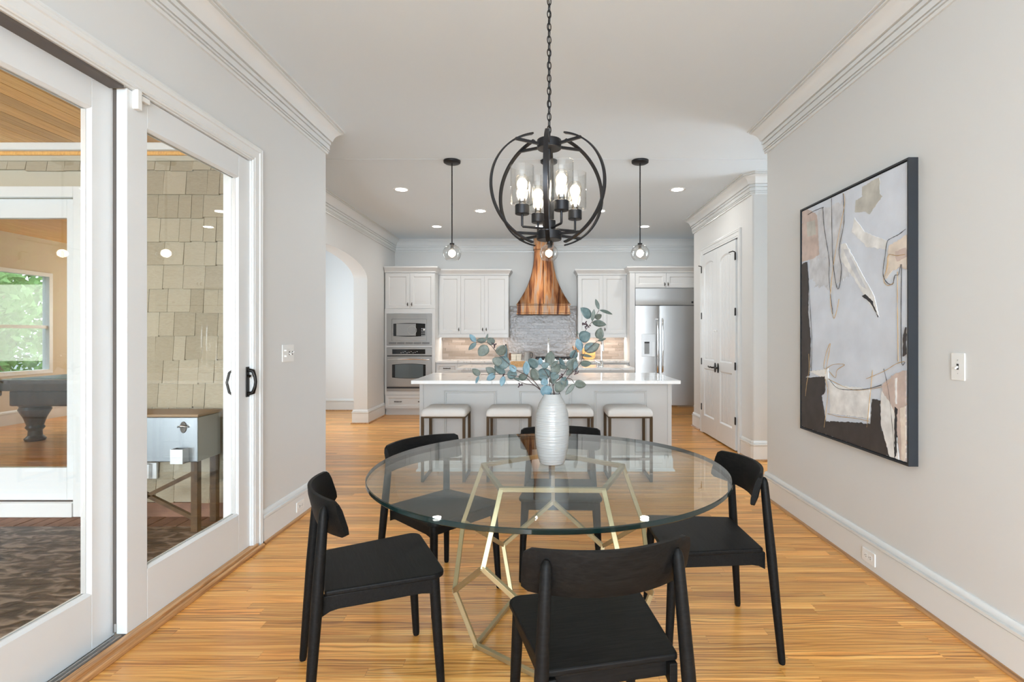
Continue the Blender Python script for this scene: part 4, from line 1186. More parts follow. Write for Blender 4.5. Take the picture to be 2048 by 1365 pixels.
MB().box(bx_(793, YT), bx_(832, YT), ya_ - 0.001, ya_ + 0.002, zz_(672, YT), zz_(648, YT)).build('window', 'screen_grey', mw)
MB().lathe([(0.070, -0.002), (0.078, -0.002), (0.078, 0.0), (0.070, 0.0)], (bx_(824.5, YT), ya_ - 0.001, zz_(661, YT)), 28, 'y', closed=True).build('turntable_mark', 'oven_steel', mw)
for i in range(3):
    for j in range(5):
        MB().box(bx_(843.2 + i * 2.9, YT), bx_(844.6 + i * 2.9, YT), ya_ - 0.001, ya_ + 0.002, zz_(657 + j * 3.4, YT) - 0.012, zz_(657 + j * 3.4, YT)).build('button', 'steel_dull', mw)
MB().lathe([(0.0, -0.012), (0.014, -0.012), (0.016, 0.0), (0.0, 0.0)], (bx_(848.7, YT), ya_, zz_(660, YT)), 16, 'y').build('dial', 'plate_white', mw, smooth=40)
# wall oven
ov = thing('wall_oven', ((AX0 + AX1) / 2, YT, zz_(782.5, YT)), 'built-in stainless wall oven with bowed window below the microwave', 'oven')
oz0, oz1 = zz_(782.5, YT), zz_(695.5, YT)
zc1 = zz_(711.5, YT)
MB().box(AX0, AX1, ya_ - 0.004, YT + 0.02, zc1, oz1).build('control_panel', 'oven_steel', ov, bevel=0.003)
MB().box(bx_(785, YT), bx_(851, YT), ya_ - 0.006, ya_, zz_(708.5, YT), zz_(699, YT)).build('display', 'black_glass', ov)
for i in range(9):
    MB().box(bx_(802 + i * 4.0, YT), bx_(803.6 + i * 4.0, YT), ya_ - 0.0075, ya_ - 0.005, zz_(705.5 - (i % 3) * 1.2, YT) - 0.010, zz_(705.5 - (i % 3) * 1.2, YT)).build('button', 'steel_dull', ov)
MB().box(AX0 + 0.004, AX1 - 0.004, ya_ + 0.004, YT + 0.02, zc1 - 0.014, zc1).build('vent_gap', 'dark_slot', ov)
MB().box(AX0, AX1, ya_ - 0.012, YT + 0.02, zz_(774, YT), zc1 - 0.014).build('door', 'oven_steel', ov, bevel=0.003)
fr_prism(lens_poly(bx_(785, YT), bx_(852, YT), zz_(755.5, YT), zz_(729.5, YT), 0.016), ya_ - 0.014, ya_ - 0.008).build('window_surround', 'black_glass', ov)
fr_prism(lens_poly(bx_(791, YT), bx_(847, YT), zz_(755, YT), zz_(730, YT), 0.012), ya_ - 0.0155, ya_ - 0.010).build('window', 'oven_glass', ov)
hzv = zz_(719.5, YT)
MB().tube([(AX0 + 0.03, ya_ - 0.01, hzv), (AX0 + 0.035, ya_ - 0.05, hzv), (xm - 0.15, ya_ - 0.062, hzv + 0.010), (xm + 0.15, ya_ - 0.062, hzv + 0.010), (AX1 - 0.035, ya_ - 0.05, hzv), (AX1 - 0.03, ya_ - 0.01, hzv)], 0.011, 10).build('handle', 'chrome', ov, smooth=50)
MB().box(AX0, AX1, ya_ + 0.004, YT + 0.02, zz_(777.5, YT), zz_(774, YT)).build('lower_gap', 'dark_slot', ov)
MB().box(AX0, AX1, ya_, YT + 0.02, oz0, zz_(777.5, YT)).build('kick_trim', 'oven_steel', ov)

# uppers
UX0, UX1 = TX1 + 0.001, bx_(1017, YU)
ul = thing('upper_cabinet', ((UX0 + UX1) / 2, 9.35, 1.313), 'white three-door wall cabinet left of the copper hood', 'cabinet')
MB().box(UX0, UX1, YU + 0.02, YB - 0.002, 1.335, 2.412).build('carcass', 'cabinet_white', ul)
MB().box(UX0, UX1, YU + 0.002, YU + 0.022, 1.313, 1.374).build('light_rail', 'cabinet_white', ul)
cab_crown(ul, UX0, UX1, YU, 2.405, (False, True))
sp = [UX0 + 0.012, bx_(921.5, YU), bx_(969, YU), UX1 - 0.004]
for i in range(3):
    d = shaker(ul, sp[i], sp[i + 1], 1.378, 2.400, YU + 0.02)
    pull_v(d, (sp[i + 1] - 0.032) if i < 2 else sp[i] + 0.032, 1.455, YU)
VX0, VX1 = bx_(1156, YU), bx_(1259.5, YT) - 0.002
ur = thing('upper_cabinet', ((VX0 + VX1) / 2, 9.35, 1.313), 'white two-door wall cabinet right of the copper hood', 'cabinet')
MB().box(VX0, VX1, YU + 0.02, YB - 0.002, 1.335, 2.412).build('carcass', 'cabinet_white', ur)
MB().box(VX0, VX1, YU + 0.002, YU + 0.022, 1.313, 1.374).build('light_rail', 'cabinet_white', ur)
cab_crown(ur, VX0, VX1, YU, 2.405, (True, False))
vm = bx_(1206, YU)
d = shaker(ur, VX0 + 0.004, vm, 1.378, 2.400, YU + 0.02); pull_v(d, vm - 0.032, 1.455, YU)
d = shaker(ur, vm, VX1 - 0.012, 1.378, 2.400, YU + 0.02); pull_v(d, vm + 0.032, 1.455, YU)
for nm, x0, x1 in (('left', UX0, UX1), ('right', VX0, VX1)):
    area('under_cabinet_strip_' + nm, ((x0 + x1) / 2, 9.33, 1.330), (0, 0, 0), x1 - x0 - 0.1, 0.05, 3.2, (1.0, 0.90, 0.80))

# refrigerator surround
FX0 = bx_(1259.5, YT); FXI = bx_(1270, YT); FX1 = 2.855
fc = thing('fridge_cabinet', (2.2, 9.2, 0), 'white cabinet surround with two doors above the refrigerator', 'cabinet')
MB().box(FX0, FXI, YT, YB - 0.002, 0.0, 2.415).build('side_panel', 'cabinet_white', fc)
MB().box(FXI, FX1, YT + 0.02, YB - 0.002, 2.150, 2.415).build('carcass', 'cabinet_white', fc)
cab_crown(fc, FX0, FX1, YT, 2.412, (True, False), ret=0.24)
fm = bx_(1332.5, YT)
d = shaker(fc, FXI + 0.004, fm, 2.158, 2.405, YT + 0.02); pull_v(d, fm - 0.028, 2.215, YT)
d = shaker(fc, fm, FX1 - 0.004, 2.158, 2.405, YT + 0.02); pull_v(d, fm + 0.028, 2.215, YT)
# refrigerator
rf = thing('refrigerator', (2.2, 9.2, 0), 'built-in stainless side by side refrigerator with ice dispenser', 'refrigerator')
RX0, RX1 = FXI + 0.008, FX1 - 0.01
MB().box(RX0, RX1, YT + 0.03, YB - 0.01, 0.0, 2.146).build('body', 'steel_dull', rf)
zg1, zg0 = 2.142, zz_(610.5, YT)
def bow(x0, x1, z0, z1, yf, b_, n=14):
    m_ = MB(); vs = []; fs = []
    for i in range(n + 1):
        t = i / n; x = x0 + (x1 - x0) * t
        y_ = yf - b_ * math.sin(PI * t) ** 0.7
        vs += [(x, y_, z0), (x, y_, z1), (x, yf + 0.03, z1), (x, yf + 0.03, z0)]
    for i in range(n):
        for j in range(4):
            fs.append((i * 4 + j, i * 4 + (j + 1) % 4, (i + 1) * 4 + (j + 1) % 4, (i + 1) * 4 + j))
    fs += [(0, 1, 2, 3), (n * 4 + 3, n * 4 + 2, n * 4 + 1, n * 4)]
    return m_.add(vs, fs)
gp = MB(); vs = []; fs = []; ns = 12
for i in range(ns + 1):           # top grille panel, softly curling out at its lower edge
    t = i / ns; z_ = zg0 + (zg1 - zg0) * t
    y_ = YT + 0.004 - 0.016 * max(0, 1 - t * 2.6) ** 2
    vs += [(RX0, y_, z_), (RX1, y_, z_), (RX1, YT + 0.03, z_), (RX0, YT + 0.03, z_)]
for i in range(ns):
    for j in range(4): fs.append((i * 4 + j, i * 4 + (j + 1) % 4, (i + 1) * 4 + (j + 1) % 4, (i + 1) * 4 + j))
fs += [(0, 1, 2, 3), (ns * 4 + 3, ns * 4 + 2, ns * 4 + 1, ns * 4)]
gp.add(vs, fs).build('top_panel', 'fridge_steel', rf, smooth=40)
MB().lathe([(0.0, -0.003), (0.018, -0.003), (0.018, 0.0), (0.0, 0.0)], (bx_(1384.5, YT), YT - 0.010, zz_(605, YT)), 20, 'y').build('badge', 'dark_slot', rf)
MB().box(RX0, RX1, YT + 0.01, YT + 0.03, zg0 - 0.012, zg0).build('gap', 'dark_slot', rf)
rm = bx_(1319, YT); zd0, zd1 = 0.175, zg0 - 0.012
dl = bow(RX0, rm - 0.004, zd0, zd1, YT + 0.002, 0.012).build('freezer_door', 'fridge_steel', rf, smooth=40)
dr = bow(rm + 0.004, RX1, zd0, zd1, YT + 0.002, 0.012).build('fridge_door', 'fridge_steel', rf, smooth=40)
for (dd, px) in ((dl, 1314.0), (dr, 1324.0)):
    x = bx_(px, YT); za, zb_ = zz_(745, YT), zz_(638, YT)
    pts = [(x, YT - 0.008, zb_), (x, YT - 0.055, zb_ - 0.02)] + [(x, YT - 0.055 - 0.014 * math.sin(PI * i / 8), zb_ - 0.02 + (za - zb_ + 0.04) * i / 8) for i in range(1, 8)] + [(x, YT - 0.055, za + 0.02), (x, YT - 0.008, za)]
    MB().tube(pts, 0.014, 10).build('handle', 'chrome', dd, smooth=50)
dx0, dx1, dz0, dz1 = bx_(1282.5, YT), bx_(1310, YT), zz_(713.5, YT), zz_(668.5, YT)
MB().box(dx0, dx1, YT - 0.014, YT - 0.004, dz0, dz1).build('dispenser_panel', 'fridge_steel', dl, bevel=0.003)
MB().box(bx_(1288.5, YT), bx_(1298.5, YT), YT - 0.0155, YT - 0.012, zz_(708.5, YT), zz_(685, YT)).build('dispenser_recess', 'screen_grey', dl)
MB().box(bx_(1288.5, YT), bx_(1298.5, YT), YT - 0.020, YT - 0.012, zz_(687, YT), zz_(684, YT)).build('dispenser_lip', 'dark_slot', dl)
MB().box(bx_(1304.5, YT), bx_(1309.5, YT), YT - 0.0165, YT - 0.012, zz_(713, YT), zz_(684.5, YT)).build('dispenser_tray', 'steel_dull', dl)
MB().box(RX0, RX1, YT + 0.020, YT + 0.031, 0.004, 0.168).build('kick_plate', 'chrome', rf)

# base cabinets, worktop, cooktop
BXA, BXB = TX1 + 0.001, FX0 - 0.001
bs = thing('base_cabinet', ((BXA + BXB) / 2, 9.2, 0), 'run of white base cabinets with drawers under the back worktop', 'cabinet')
MB().box(BXA, BXB, YBS + 0.02, YB - 0.002, 0.10, IZ).build('carcass', 'cabinet_white', bs)
MB().box(BXA, BXB, YBS + 0.07, YB - 0.002, 0.0, 0.10).build('plinth', 'cabinet_white', bs)
bw = [BXA + 0.005, -1.43, -0.95, -0.43, 0.485, 1.0, BXB - 0.005]
for i in range(6):
    d = shaker(bs, bw[i], bw[i + 1], 0.715, 0.868, YBS + 0.02, 'drawer', 0.036); pull_h(d, (bw[i] + bw[i + 1]) / 2, 0.79, YBS)
    d = shaker(bs, bw[i], bw[i + 1], 0.115, 0.708, YBS + 0.02); pull_v(d, bw[i + 1] - 0.04, 0.63, YBS)
bt = MB().box(BXA, BXB, YBS - 0.025, YB - 0.014, IZ + 0.0005, IZ + 0.0335).build('worktop', 'quartz', None, bevel=0.003)
tag(bt, 'white veined quartz worktop along the back wall', 'worktop')
ck = thing('cooktop', (0.24, 9.2, CT), 'black gas cooktop with iron grates below the copper hood', 'cooktop')
MB().box(-0.125, 0.552, 8.97, 9.44, CT, CT + 0.012).build('tray', 'steel', ck, bevel=0.002)
for i in range(3):
    x0 = -0.115 + i * 0.222
    f_ = MB()
    for q in range(4): f_.box(x0 + 0.01, x0 + 0.214, 9.02 + q * 0.12, 9.035 + q * 0.12, CT + 0.035, CT + 0.052)
    for q in range(3): f_.box(x0 + 0.012 + q * 0.094, x0 + 0.027 + q * 0.094, 9.02, 9.395, CT + 0.035, CT + 0.050)
    for xx in (x0 + 0.012, x0 + 0.200):
        for yy in (9.025, 9.38): f_.box(xx, xx + 0.014, yy, yy + 0.014, CT + 0.012, CT + 0.036)
    f_.build('grate', 'cast_iron', ck)
    MB().lathe([(0.0, CT + 0.012), (0.045, CT + 0.012), (0.040, CT + 0.026), (0.0, CT + 0.028)], (x0 + 0.117, 9.21, 0), 18).build('burner', 'cast_iron', ck, smooth=40)
for i in range(5):
    MB().lathe([(0.0, CT + 0.012), (0.016, CT + 0.012), (0.014, CT + 0.034), (0.0, CT + 0.034)], (0.06 + i * 0.09, 8.995, 0), 12).build('knob', 'steel', ck, smooth=40)

# backsplash of long glazed tiles
sp_ = struct(empty('backsplash', (0, YB - 0.01, CT)), 'grey glazed brick-tile backsplash behind the range')
sp_['kind'] = 'structure'
MB().box(BXA, BXB, YB - 0.0045, YB - 0.0005, CT + 0.0005, 1.334).box(UX1 + 0.001, VX0 - 0.001, YB - 0.0045, YB - 0.0005, 1.334, 1.885).build('grout_bed', 'grout', sp_)
TL, TH = 0.236, 0.0505
tmesh = {}
rt = random.Random(5)
row = 0; z = CT + 0.003
def tile(x0, x1, z0, z1):
    key = (round(x1 - x0, 4), round(z1 - z0, 4))
    if key not in tmesh:
        w_, h_ = x1 - x0, z1 - z0
        tmesh[key] = MB().box(0, w_, -0.0065, 0, 0, h_).mesh('tile', 'tile')
    o = bpy.data.objects.new('tile', tmesh[key]); COL.objects.link(o); o.parent = sp_
    o.location = (x0, YB - 0.0046 - wloc(sp_).y, z0 - CT); o.location.y += rt.uniform(-0.0008, 0.0)
    o.rotation_euler = (rt.uniform(-0.012, 0.012), 0, rt.uniform(-0.004, 0.004))
while z < 1.88:
    xa, xb = (BXA, BXB) if z < 1.334 - TH else (UX1 + 0.001, VX0 - 0.001)
    off = (0.0, 0.5, 0.25, 0.75)[row % 4]
    x = BXA - off * TL
    while x < xb:
        a, b_ = max(x + 0.001, xa + 0.001), min(x + TL - 0.001, xb - 0.001)
        if b_ - a > 0.02: tile(a, b_, z, min(z + TH - 0.002, 1.884))
        x += TL
    z += TH; row += 1

# copper hood
hd_ = thing('range_hood', (0.03, 9.25, 1.70), 'flared copper range hood with seamed sides over the cooktop', 'range hood')
HX0, HX1, HYF = bx_(1034.5, 9.0), bx_(1139.5, 9.0), 9.0
hc = (HX0 + HX1) / 2
hz0, hz1 = zz_(629, HYF), zz_(609.5, HYF)
prof = [(-0.012, hz0), (-0.012, hz0 + 0.022), (0.0, hz0 + 0.028), (0.0, hz1 - 0.012), (-0.014, hz1 - 0.006), (-0.016, hz1 + 0.010), (-0.004, hz1 + 0.014), (0.30, hz1 + 0.014), (0.30, hz0)]
MB().sweep([(o_, h_) for o_, h_ in prof], [(HX0, YB - 0.008), (HX0, HYF), (HX1, HYF), (HX1, YB - 0.008)]).build('rim_band', 'copper', hd_, smooth=25)
# flared body: half width / front distance against height
n = 26; vs = []; fs = []
def flare(t): return (1 - t) ** 2.25
ztop = 2.872
rib_pts = [[], [], []]
for i in range(n + 1):
    t = i / n; z_ = hz1 + 0.010 + (ztop - hz1 - 0.010) * t
    hw = 0.158 + (0.452 - 0.158) * flare(t)
    yf_ = (YB - 0.235) + (HYF + 0.004 - (YB - 0.235)) * flare(t)
    vs += [(hc - hw, YB - 0.008, z_), (hc - hw, yf_, z_), (hc, yf_ - 0.002, z_), (hc + hw, yf_, z_), (hc + hw, YB - 0.008, z_)]
    for q, xx in enumerate((hc - hw, hc, hc + hw)): rib_pts[q].append((xx, yf_ - 0.002, z_))
for i in range(n):
    for j in range(5):
        fs.append((i * 5 + j, i * 5 + (j + 1) % 5, (i + 1) * 5 + (j + 1) % 5, (i + 1) * 5 + j))
fs += [(0, 1, 2, 3, 4), tuple(n * 5 + j for j in (4, 3, 2, 1, 0))]
MB().add(vs, fs).build('canopy', 'copper', hd_, smooth=35)
for q in range(3):
    MB().tube(rib_pts[q], 0.0055, 6).build('seam', 'copper', hd_, smooth=60)
MB().box(hc - 0.176, hc + 0.176, YB - 0.258, YB - 0.008, ztop, ZC - 0.004).build('collar', 'copper', hd_, bevel=0.004)

# things on the worktops
def top_obj(o, label, cat, group=None): return tag(o, label, cat, group)
bk = thing('bread_tray', (bx_(1045, 7.35), 7.35, CT), 'flat woven tan tray on the prep island', 'tray')
x = bx_(1045, 7.35)
MB().prism(rrect(x - 0.15, x + 0.15, 7.25, 7.45, 0.03), CT, CT + 0.012).build('base', 'wicker', bk)
for i in range(4):
    pts = [(a, b_, CT + 0.020 + i * 0.013) for a, b_ in rrect(x - 0.15 - i * 0.004, x + 0.15 + i * 0.004, 7.25 - i * 0.004, 7.45 + i * 0.004, 0.03)]
    MB().tube(pts, 0.0075, 6, closed=True).build('woven_coil', 'wicker', bk, smooth=60)
for i, (px, lb) in enumerate(((1027.3, 'ivory card box at left on the back worktop'), (1037.8, 'ivory card box at right on the back worktop'))):
    xx = bx_(px, 9.25)
    t = thing('card_box', (xx, 9.25, CT), lb, 'box', 'ivory boxes beside the cooktop')
    MB().box(xx - 0.042, xx + 0.042, 9.20, 9.29, CT, CT + 0.075).build('body', 'ivory_card', t, bevel=0.002)
    MB().box(xx - 0.044, xx + 0.044, 9.198, 9.292, CT + 0.0755, CT + 0.105).build('lid', 'ivory_card', t, bevel=0.002)
xx = bx_(1020.3, 9.25)
kb = thing('pepper_mill', (xx, 9.25, CT), 'dark walnut pepper mill on the back worktop', 'pepper mill')
MB().lathe([(0.0, CT), (0.026, CT), (0.024, CT + 0.03), (0.018, CT + 0.055), (0.021, CT + 0.085), (0.0, CT + 0.086)], (xx, 9.25, 0), 16).build('body', 'walnut', kb, smooth=40)
MB().lathe([(0.0, CT + 0.0865), (0.020, CT + 0.087), (0.023, CT + 0.105), (0.012, CT + 0.122), (0.0, CT + 0.124)], (xx, 9.25, 0), 16).build('head', 'walnut', kb, smooth=40)
xx = bx_(1011.5, 9.28)
nb_ = thing('bottle', (xx, 9.28, CT), 'tall slim pale blue bottle with dark cap on the back worktop', 'bottle')
MB().lathe([(0.0, CT), (0.028, CT), (0.030, CT + 0.01), (0.030, CT + 0.19), (0.014, CT + 0.225), (0.012, CT + 0.25), (0.0, CT + 0.25)], (xx, 9.28, 0), 18).build('body', 'leaf_blue', nb_, smooth=40)
cyl(xx, 9.28, CT + 0.2505, CT + 0.28, 0.0135, 'dark_slot', 'cap', nb_, 14)
xx = bx_(1056, 9.22)
ks = thing('kettle', (xx, 9.22, CT), 'grey metal jug with dark handle left of the cooktop', 'jug')
MB().lathe([(0.0, CT), (0.062, CT), (0.064, CT + 0.006), (0.048, CT + 0.135), (0.050, CT + 0.140), (0.046, CT + 0.140), (0.0, CT + 0.125)], (xx - 0.01, 9.18, 0), 24).build('body', 'toaster_grey', ks, smooth=40)
MB().tube([(xx + 0.045, 9.18, CT + 0.128), (xx + 0.075, 9.18, CT + 0.125), (xx + 0.082, 9.18, CT + 0.07), (xx + 0.052, 9.18, CT + 0.03)], 0.006, 8).build('handle', 'dark_slot', ks, smooth=50)
cb = thing('cutting_board', (bx_(1178, 9.43), 9.43, CT), 'round-cornered orange wooden cutting board leaning on the backsplash', 'cutting board')
x = bx_(1178, 9.43)
co = MB().prism(rrect(-0.115, 0.115, 0.0, 0.22, 0.06), -0.009, 0.009, lambda a, b, h: (a, h, b)).build('board', 'board_wood', cb, bevel=0.003, local=True)
co.rotation_euler = (-0.16, 0, 0); co.location = (0, 0.014, 0.003)
utn = thing('utensil_crock', (bx_(1152, 9.36), 9.36, CT), 'white crock of wooden utensils right of the cooktop', 'crock')
x = bx_(1152, 9.36)
MB().lathe([(0.0, CT), (0.050, CT), (0.055, CT + 0.01), (0.055, CT + 0.13), (0.050, CT + 0.13), (0.050, CT + 0.02), (0.0, CT + 0.015)], (x, 9.36, 0), 20).build('pot', 'plate_white', utn, smooth=40)
for i in range(4):
    a = i * 1.6
    MB().tube([(x + 0.01 * math.cos(a), 9.36 + 0.01 * math.sin(a), CT + 0.02), (x + 0.05 * math.cos(a), 9.36 + 0.03 * math.sin(a), CT + 0.24)], [0.006, 0.010], 8).build('utensil', 'board_wood', utn, smooth=50)

# ------------------------------------------------------------------ painting on the right wall
XC = XR - 0.044
PA0, PA1, PZ0, PZ1 = 2.612, 3.709, 0.689, 2.231
pn = thing('painting', (XR, (PA0 + PA1) / 2, PZ0), 'large abstract painting in pale blue, black and blush with thin black frame', 'painting')
f_ = MB()
x0f, x1f = XR - 0.050, XR - 0.0005
MB().box(x0f, x1f, PA0, PA0 + 0.011, PZ0, PZ1).build('frame_side', 'picture_frame', pn, bevel=0.001, bseg=1)
MB().box(x0f, x1f, PA1 - 0.011, PA1, PZ0, PZ1).build('frame_side', 'picture_frame', pn, bevel=0.001, bseg=1)
MB().box(x0f, x1f, PA0 + 0.011, PA1 - 0.011, PZ0, PZ0 + 0.011).build('frame_side', 'picture_frame', pn, bevel=0.001, bseg=1)
MB().box(x0f, x1f, PA0 + 0.011, PA1 - 0.011, PZ1 - 0.011, PZ1).build('frame_side', 'picture_frame', pn, bevel=0.001, bseg=1)
MB().box(XC + 0.004, x1f, PA0 + 0.011, PA1 - 0.011, PZ0 + 0.011, PZ1 - 0.011).build('backing', 'picture_frame', pn)
cv = MB().box(XC, XC + 0.02, PA0 + 0.017, PA1 - 0.017, PZ0 + 0.017, PZ1 - 0.017).build('canvas', 'canvas', pn)
ylo, yhi, zlo, zhi = PA0 + 0.0175, PA1 - 0.0175, PZ0 + 0.0175, PZ1 - 0.0175
def cpt(cx_, cy_):
    p = PXp(1560 + cx_ / 2.008, 280 + cy_ / 2.008, XC)
    return min(max(p.y, ylo), yhi), min(max(p.z, zlo), zhi)
rp = random.Random(21)
lay = [0]
def patch(pts, mat, rough=0.004):
    P = [Vector(cpt(*p)) for p in pts]
    Q = []
    for i in range(len(P)):
        a, b_ = P[i], P[(i + 1) % len(P)]
        k = max(1, int((b_ - a).length / 0.012))
        for j in range(k):
            q = a.lerp(b_, j / k)
            q += Vector((rp.gauss(0, rough * 0.5), rp.gauss(0, rough * 0.5)))
            q.x = min(max(q.x, ylo), yhi); q.y = min(max(q.y, zlo), zhi)
            Q.append(q)
    lay[0] += 1
    h = 0.00035 * lay[0]
    from mathutils.geometry import tessellate_polygon
    tris = tessellate_polygon([[Vector((q.x, q.y, 0)) for q in Q]])
    n = len(Q)
    vs = [(XC - h, q.x, q.y) for q in Q] + [(XC + 0.0004, q.x, q.y) for q in Q]
    fs = [tuple(t) for t in tris] + [(i, (i + 1) % n, (i + 1) % n + n, i + n) for i in range(n)]
    MB().add(vs, fs).build('paint_patch', mat, cv)
def scribble(pts, mat, r_=0.0016):
    P = [Vector((XC - 0.0045, *cpt(*p))) for p in pts]
    Q = []; n = len(P)
    for i in range(n - 1):
        a, b_ = P[max(i - 1, 0)], P[i]; c_, d_ = P[i + 1], P[min(i + 2, n - 1)]
        for s_ in range(5):
            t = s_ / 5
            Q.append(0.5 * ((2 * b_) + (c_ - a) * t + (2 * a - 5 * b_ + 4 * c_ - d_) * t * t + (3 * b_ - a - 3 * c_ + d_) * t ** 3))
    Q.append(P[-1])
    for q in Q:
        q.y = min(max(q.y, ylo), yhi); q.z = min(max(q.z, zlo), zhi)
    MB().tube(Q, [r_ * rp.uniform(0.6, 1.3) for _ in Q], 5).build('paint_line', mat, cv, smooth=60)
patch([(115, 300), (250, 245), (250, 480), (200, 600), (120, 560)], 'paint_mist', 0.012)
patch([(88, 288), (112, 278), (150, 300), (158, 460), (130, 478), (88, 490)], 'paint_blush')
patch([(108, 330), (140, 322), (145, 380), (110, 390)], 'paint_taupe')
patch([(330, 190), (400, 148), (402, 215), (412, 225), (360, 300), (345, 290), (300, 290), (305, 240), (330, 230)], 'paint_taupe')
patch([(300, 310), (340, 370), (430, 405), (425, 440), (350, 430), (290, 370)], 'paint_white')
patch([(150, 480), (250, 470), (300, 530), (230, 580), (140, 590)], 'paint_mist', 0.012)
patch([(245, 420), (265, 415), (300, 480), (380, 630), (398, 712), (380, 690), (300, 560), (250, 490)], 'paint_white')
patch([(256, 440), (275, 440), (310, 520), (350, 600), (330, 590), (290, 520)], 'paint_mist', 0.003)
patch([(330, 628), (345, 620), (375, 650), (396, 712), (384, 690), (366, 658), (350, 642)], 'paint_ink', 0.003)
patch([(440, 425), (512, 380), (512, 520), (480, 510), (450, 530), (425, 560), (432, 470)], 'paint_peach')
patch([(465, 450), (512, 430), (512, 470), (470, 490)], 'paint_blush')
patch([(120, 930), (195, 920), (205, 1100), (360, 1120), (364, 1000), (230, 985)], 'paint_white')
patch([(90, 500), (108, 490), (116, 560), (114, 700), (124, 800), (120, 945), (88, 960)], 'paint_black')
patch([(88, 955), (120, 955), (182, 950), (182, 1010), (168, 1030), (185, 1130), (300, 1135), (366, 1142), (372, 1042), (403, 1046), (405, 1150), (425, 1200), (440, 1276), (300, 1228), (88, 1152)], 'paint_black')
patch([(410, 1010), (445, 1010), (465, 1100), (480, 1288), (443, 1277), (425, 1200), (408, 1140)], 'paint_white')
patch([(470, 938), (508, 925), (508, 1292), (486, 1285), (465, 1100), (450, 1060), (415, 1012), (415, 985), (440, 960)], 'paint_blush')
patch([(487, 1080), (508, 1070), (508, 1294), (492, 1290)], 'paint_peach')
patch([(466, 960), (473, 958), (474, 1060), (468, 1062)], 'paint_white', 0.003)
patch([(500, 782), (508, 752), (508, 862), (498, 870)], 'paint_black', 0.004)
patch([(466, 1075), (476, 1080), (472, 1270), (464, 1275)], 'paint_ink', 0.004)
for pts, m_ in [([(210, 235), (215, 480), (235, 600), (250, 520), (240, 440), (260, 330), (256, 215)], 'paint_ink'), ([(258, 215), (262, 260), (235, 400), (215, 520), (205, 640), (218, 715), (230, 690), (240, 640)], 'paint_ochre'),
                ([(175, 270), (180, 350), (200, 480), (200, 560), (215, 700)], 'paint_ink'), ([(508, 358), (480, 380), (450, 395), (434, 410), (425, 470), (417, 535), (430, 570), (455, 580), (465, 545), (480, 540), (488, 500)], 'paint_ink'),
                ([(505, 460), (470, 465), (440, 462), (435, 510), (420, 560), (435, 585), (460, 575)], 'paint_ochre'), ([(492, 500), (490, 700), (492, 890), (505, 895)], 'paint_ink'), ([(475, 530), (476, 700), (478, 890)], 'paint_ochre'),
                ([(112, 490), (120, 620), (130, 790), (128, 930)], 'paint_ink'), ([(200, 960), (240, 1000), (340, 1002), (410, 985)], 'paint_ink'), ([(185, 940), (205, 820), (188, 860), (180, 920), (215, 903), (262, 903), (232, 925), (225, 955), (200, 930)], 'paint_ochre'),
                ([(195, 960), (300, 1005), (420, 990), (450, 960)], 'paint_ochre'), ([(350, 960), (420, 930), (470, 900), (505, 890)], 'paint_ochre'), ([(375, 925), (362, 1060), (352, 1155)], 'paint_ochre'), ([(195, 1100), (240, 1112), (300, 1118), (360, 1130)], 'paint_ochre'),
                ([(180, 1155), (188, 1090), (195, 1010), (185, 960)], 'paint_ochre'), ([(420, 920), (440, 1010), (455, 1150), (466, 1280)], 'paint_ink'), ([(115, 300), (140, 285), (178, 270)], 'paint_ink'), ([(105, 1030), (110, 980), (120, 920), (118, 860)], 'paint_ochre')]:
    scribble(pts, m_)

# ------------------------------------------------------------------ wall plates
def wall_plate(name, side, y, z, w2, h2, label, cat, kind, x):
    s_ = -1 if side > 0 else 1             # outward direction
    t = thing(name, (x, y, z - h2), label, cat)
    MB().prism(rrect(y - w2, y + w2, z - h2, z + h2, 0.004, 3), x + s_ * 0.0003, x + s_ * 0.006, lambda a, b, h: (h, a, b)).build('plate', 'plate_white', t, bevel=0.0015)
    xo = x + s_ * 0.006
    def bit(y0, y1, z0, z1, d, nm, mat):
        a, b_ = sorted((xo - s_ * 0.001, xo + s_ * d))
        MB().box(a, b_, y0, y1, z0, z1).build(nm, mat, t)
    if kind == 'outlet':
        for q in (-1, 1):
            yc = y + q * 0.0195
            MB().prism([(yc + 0.0165 * math.cos(2 * PI * i / 20), z + 0.0165 * max(-0.8, min(0.8, math.sin(2 * PI * i / 20)))) for i in range(20)], xo - s_ * 0.001, xo + s_ * 0.0015, lambda a, b, h: (h, a, b)).build('socket', 'plate_white', t)
            bit(yc - 0.006, yc + 0.001, z + 0.004, z + 0.0065, 0.0020, 'slot', 'dark_slot'); bit(yc - 0.006, yc + 0.003, z - 0.0065, z - 0.004, 0.0020, 'slot', 'dark_slot'); bit(yc + 0.008, yc + 0.012, z - 0.002, z + 0.002, 0.0020, 'slot', 'dark_slot')
        bit(y - 0.002, y + 0.002, z - 0.002, z + 0.002, 0.0012, 'screw', 'steel_dull')
    else:
        for (yc, up) in kind:
            bit(yc - 0.0055, yc + 0.0055, z - 0.013, z + 0.013, 0.0012, 'switch_slot', 'dark_slot')
            MB().tube([(xo, yc, z), (xo + s_ * 0.014, yc, z + up * 0.010)], [0.0050, 0.0036], 8).build('toggle', 'plate_white', t, smooth=40)
            for q in (-1, 1): bit(yc - 0.0022, yc + 0.0022, z + q * 0.030 - 0.0022, z + q * 0.030 + 0.0022, 0.001, 'screw', 'steel_dull')
    return t
wall_plate('light_switch', 1, 2.359, 1.202, 0.038, 0.061, 'white single toggle switch plate right of the painting', 'switch', [(2.359, -1)], XR)
lp = wall_plate('light_switch', -1, 3.722, 1.218, 0.083, 0.060, 'white three-gang switch plate left of the kitchen opening', 'switch', [(3.735, -1), (3.781, 1)], XL)
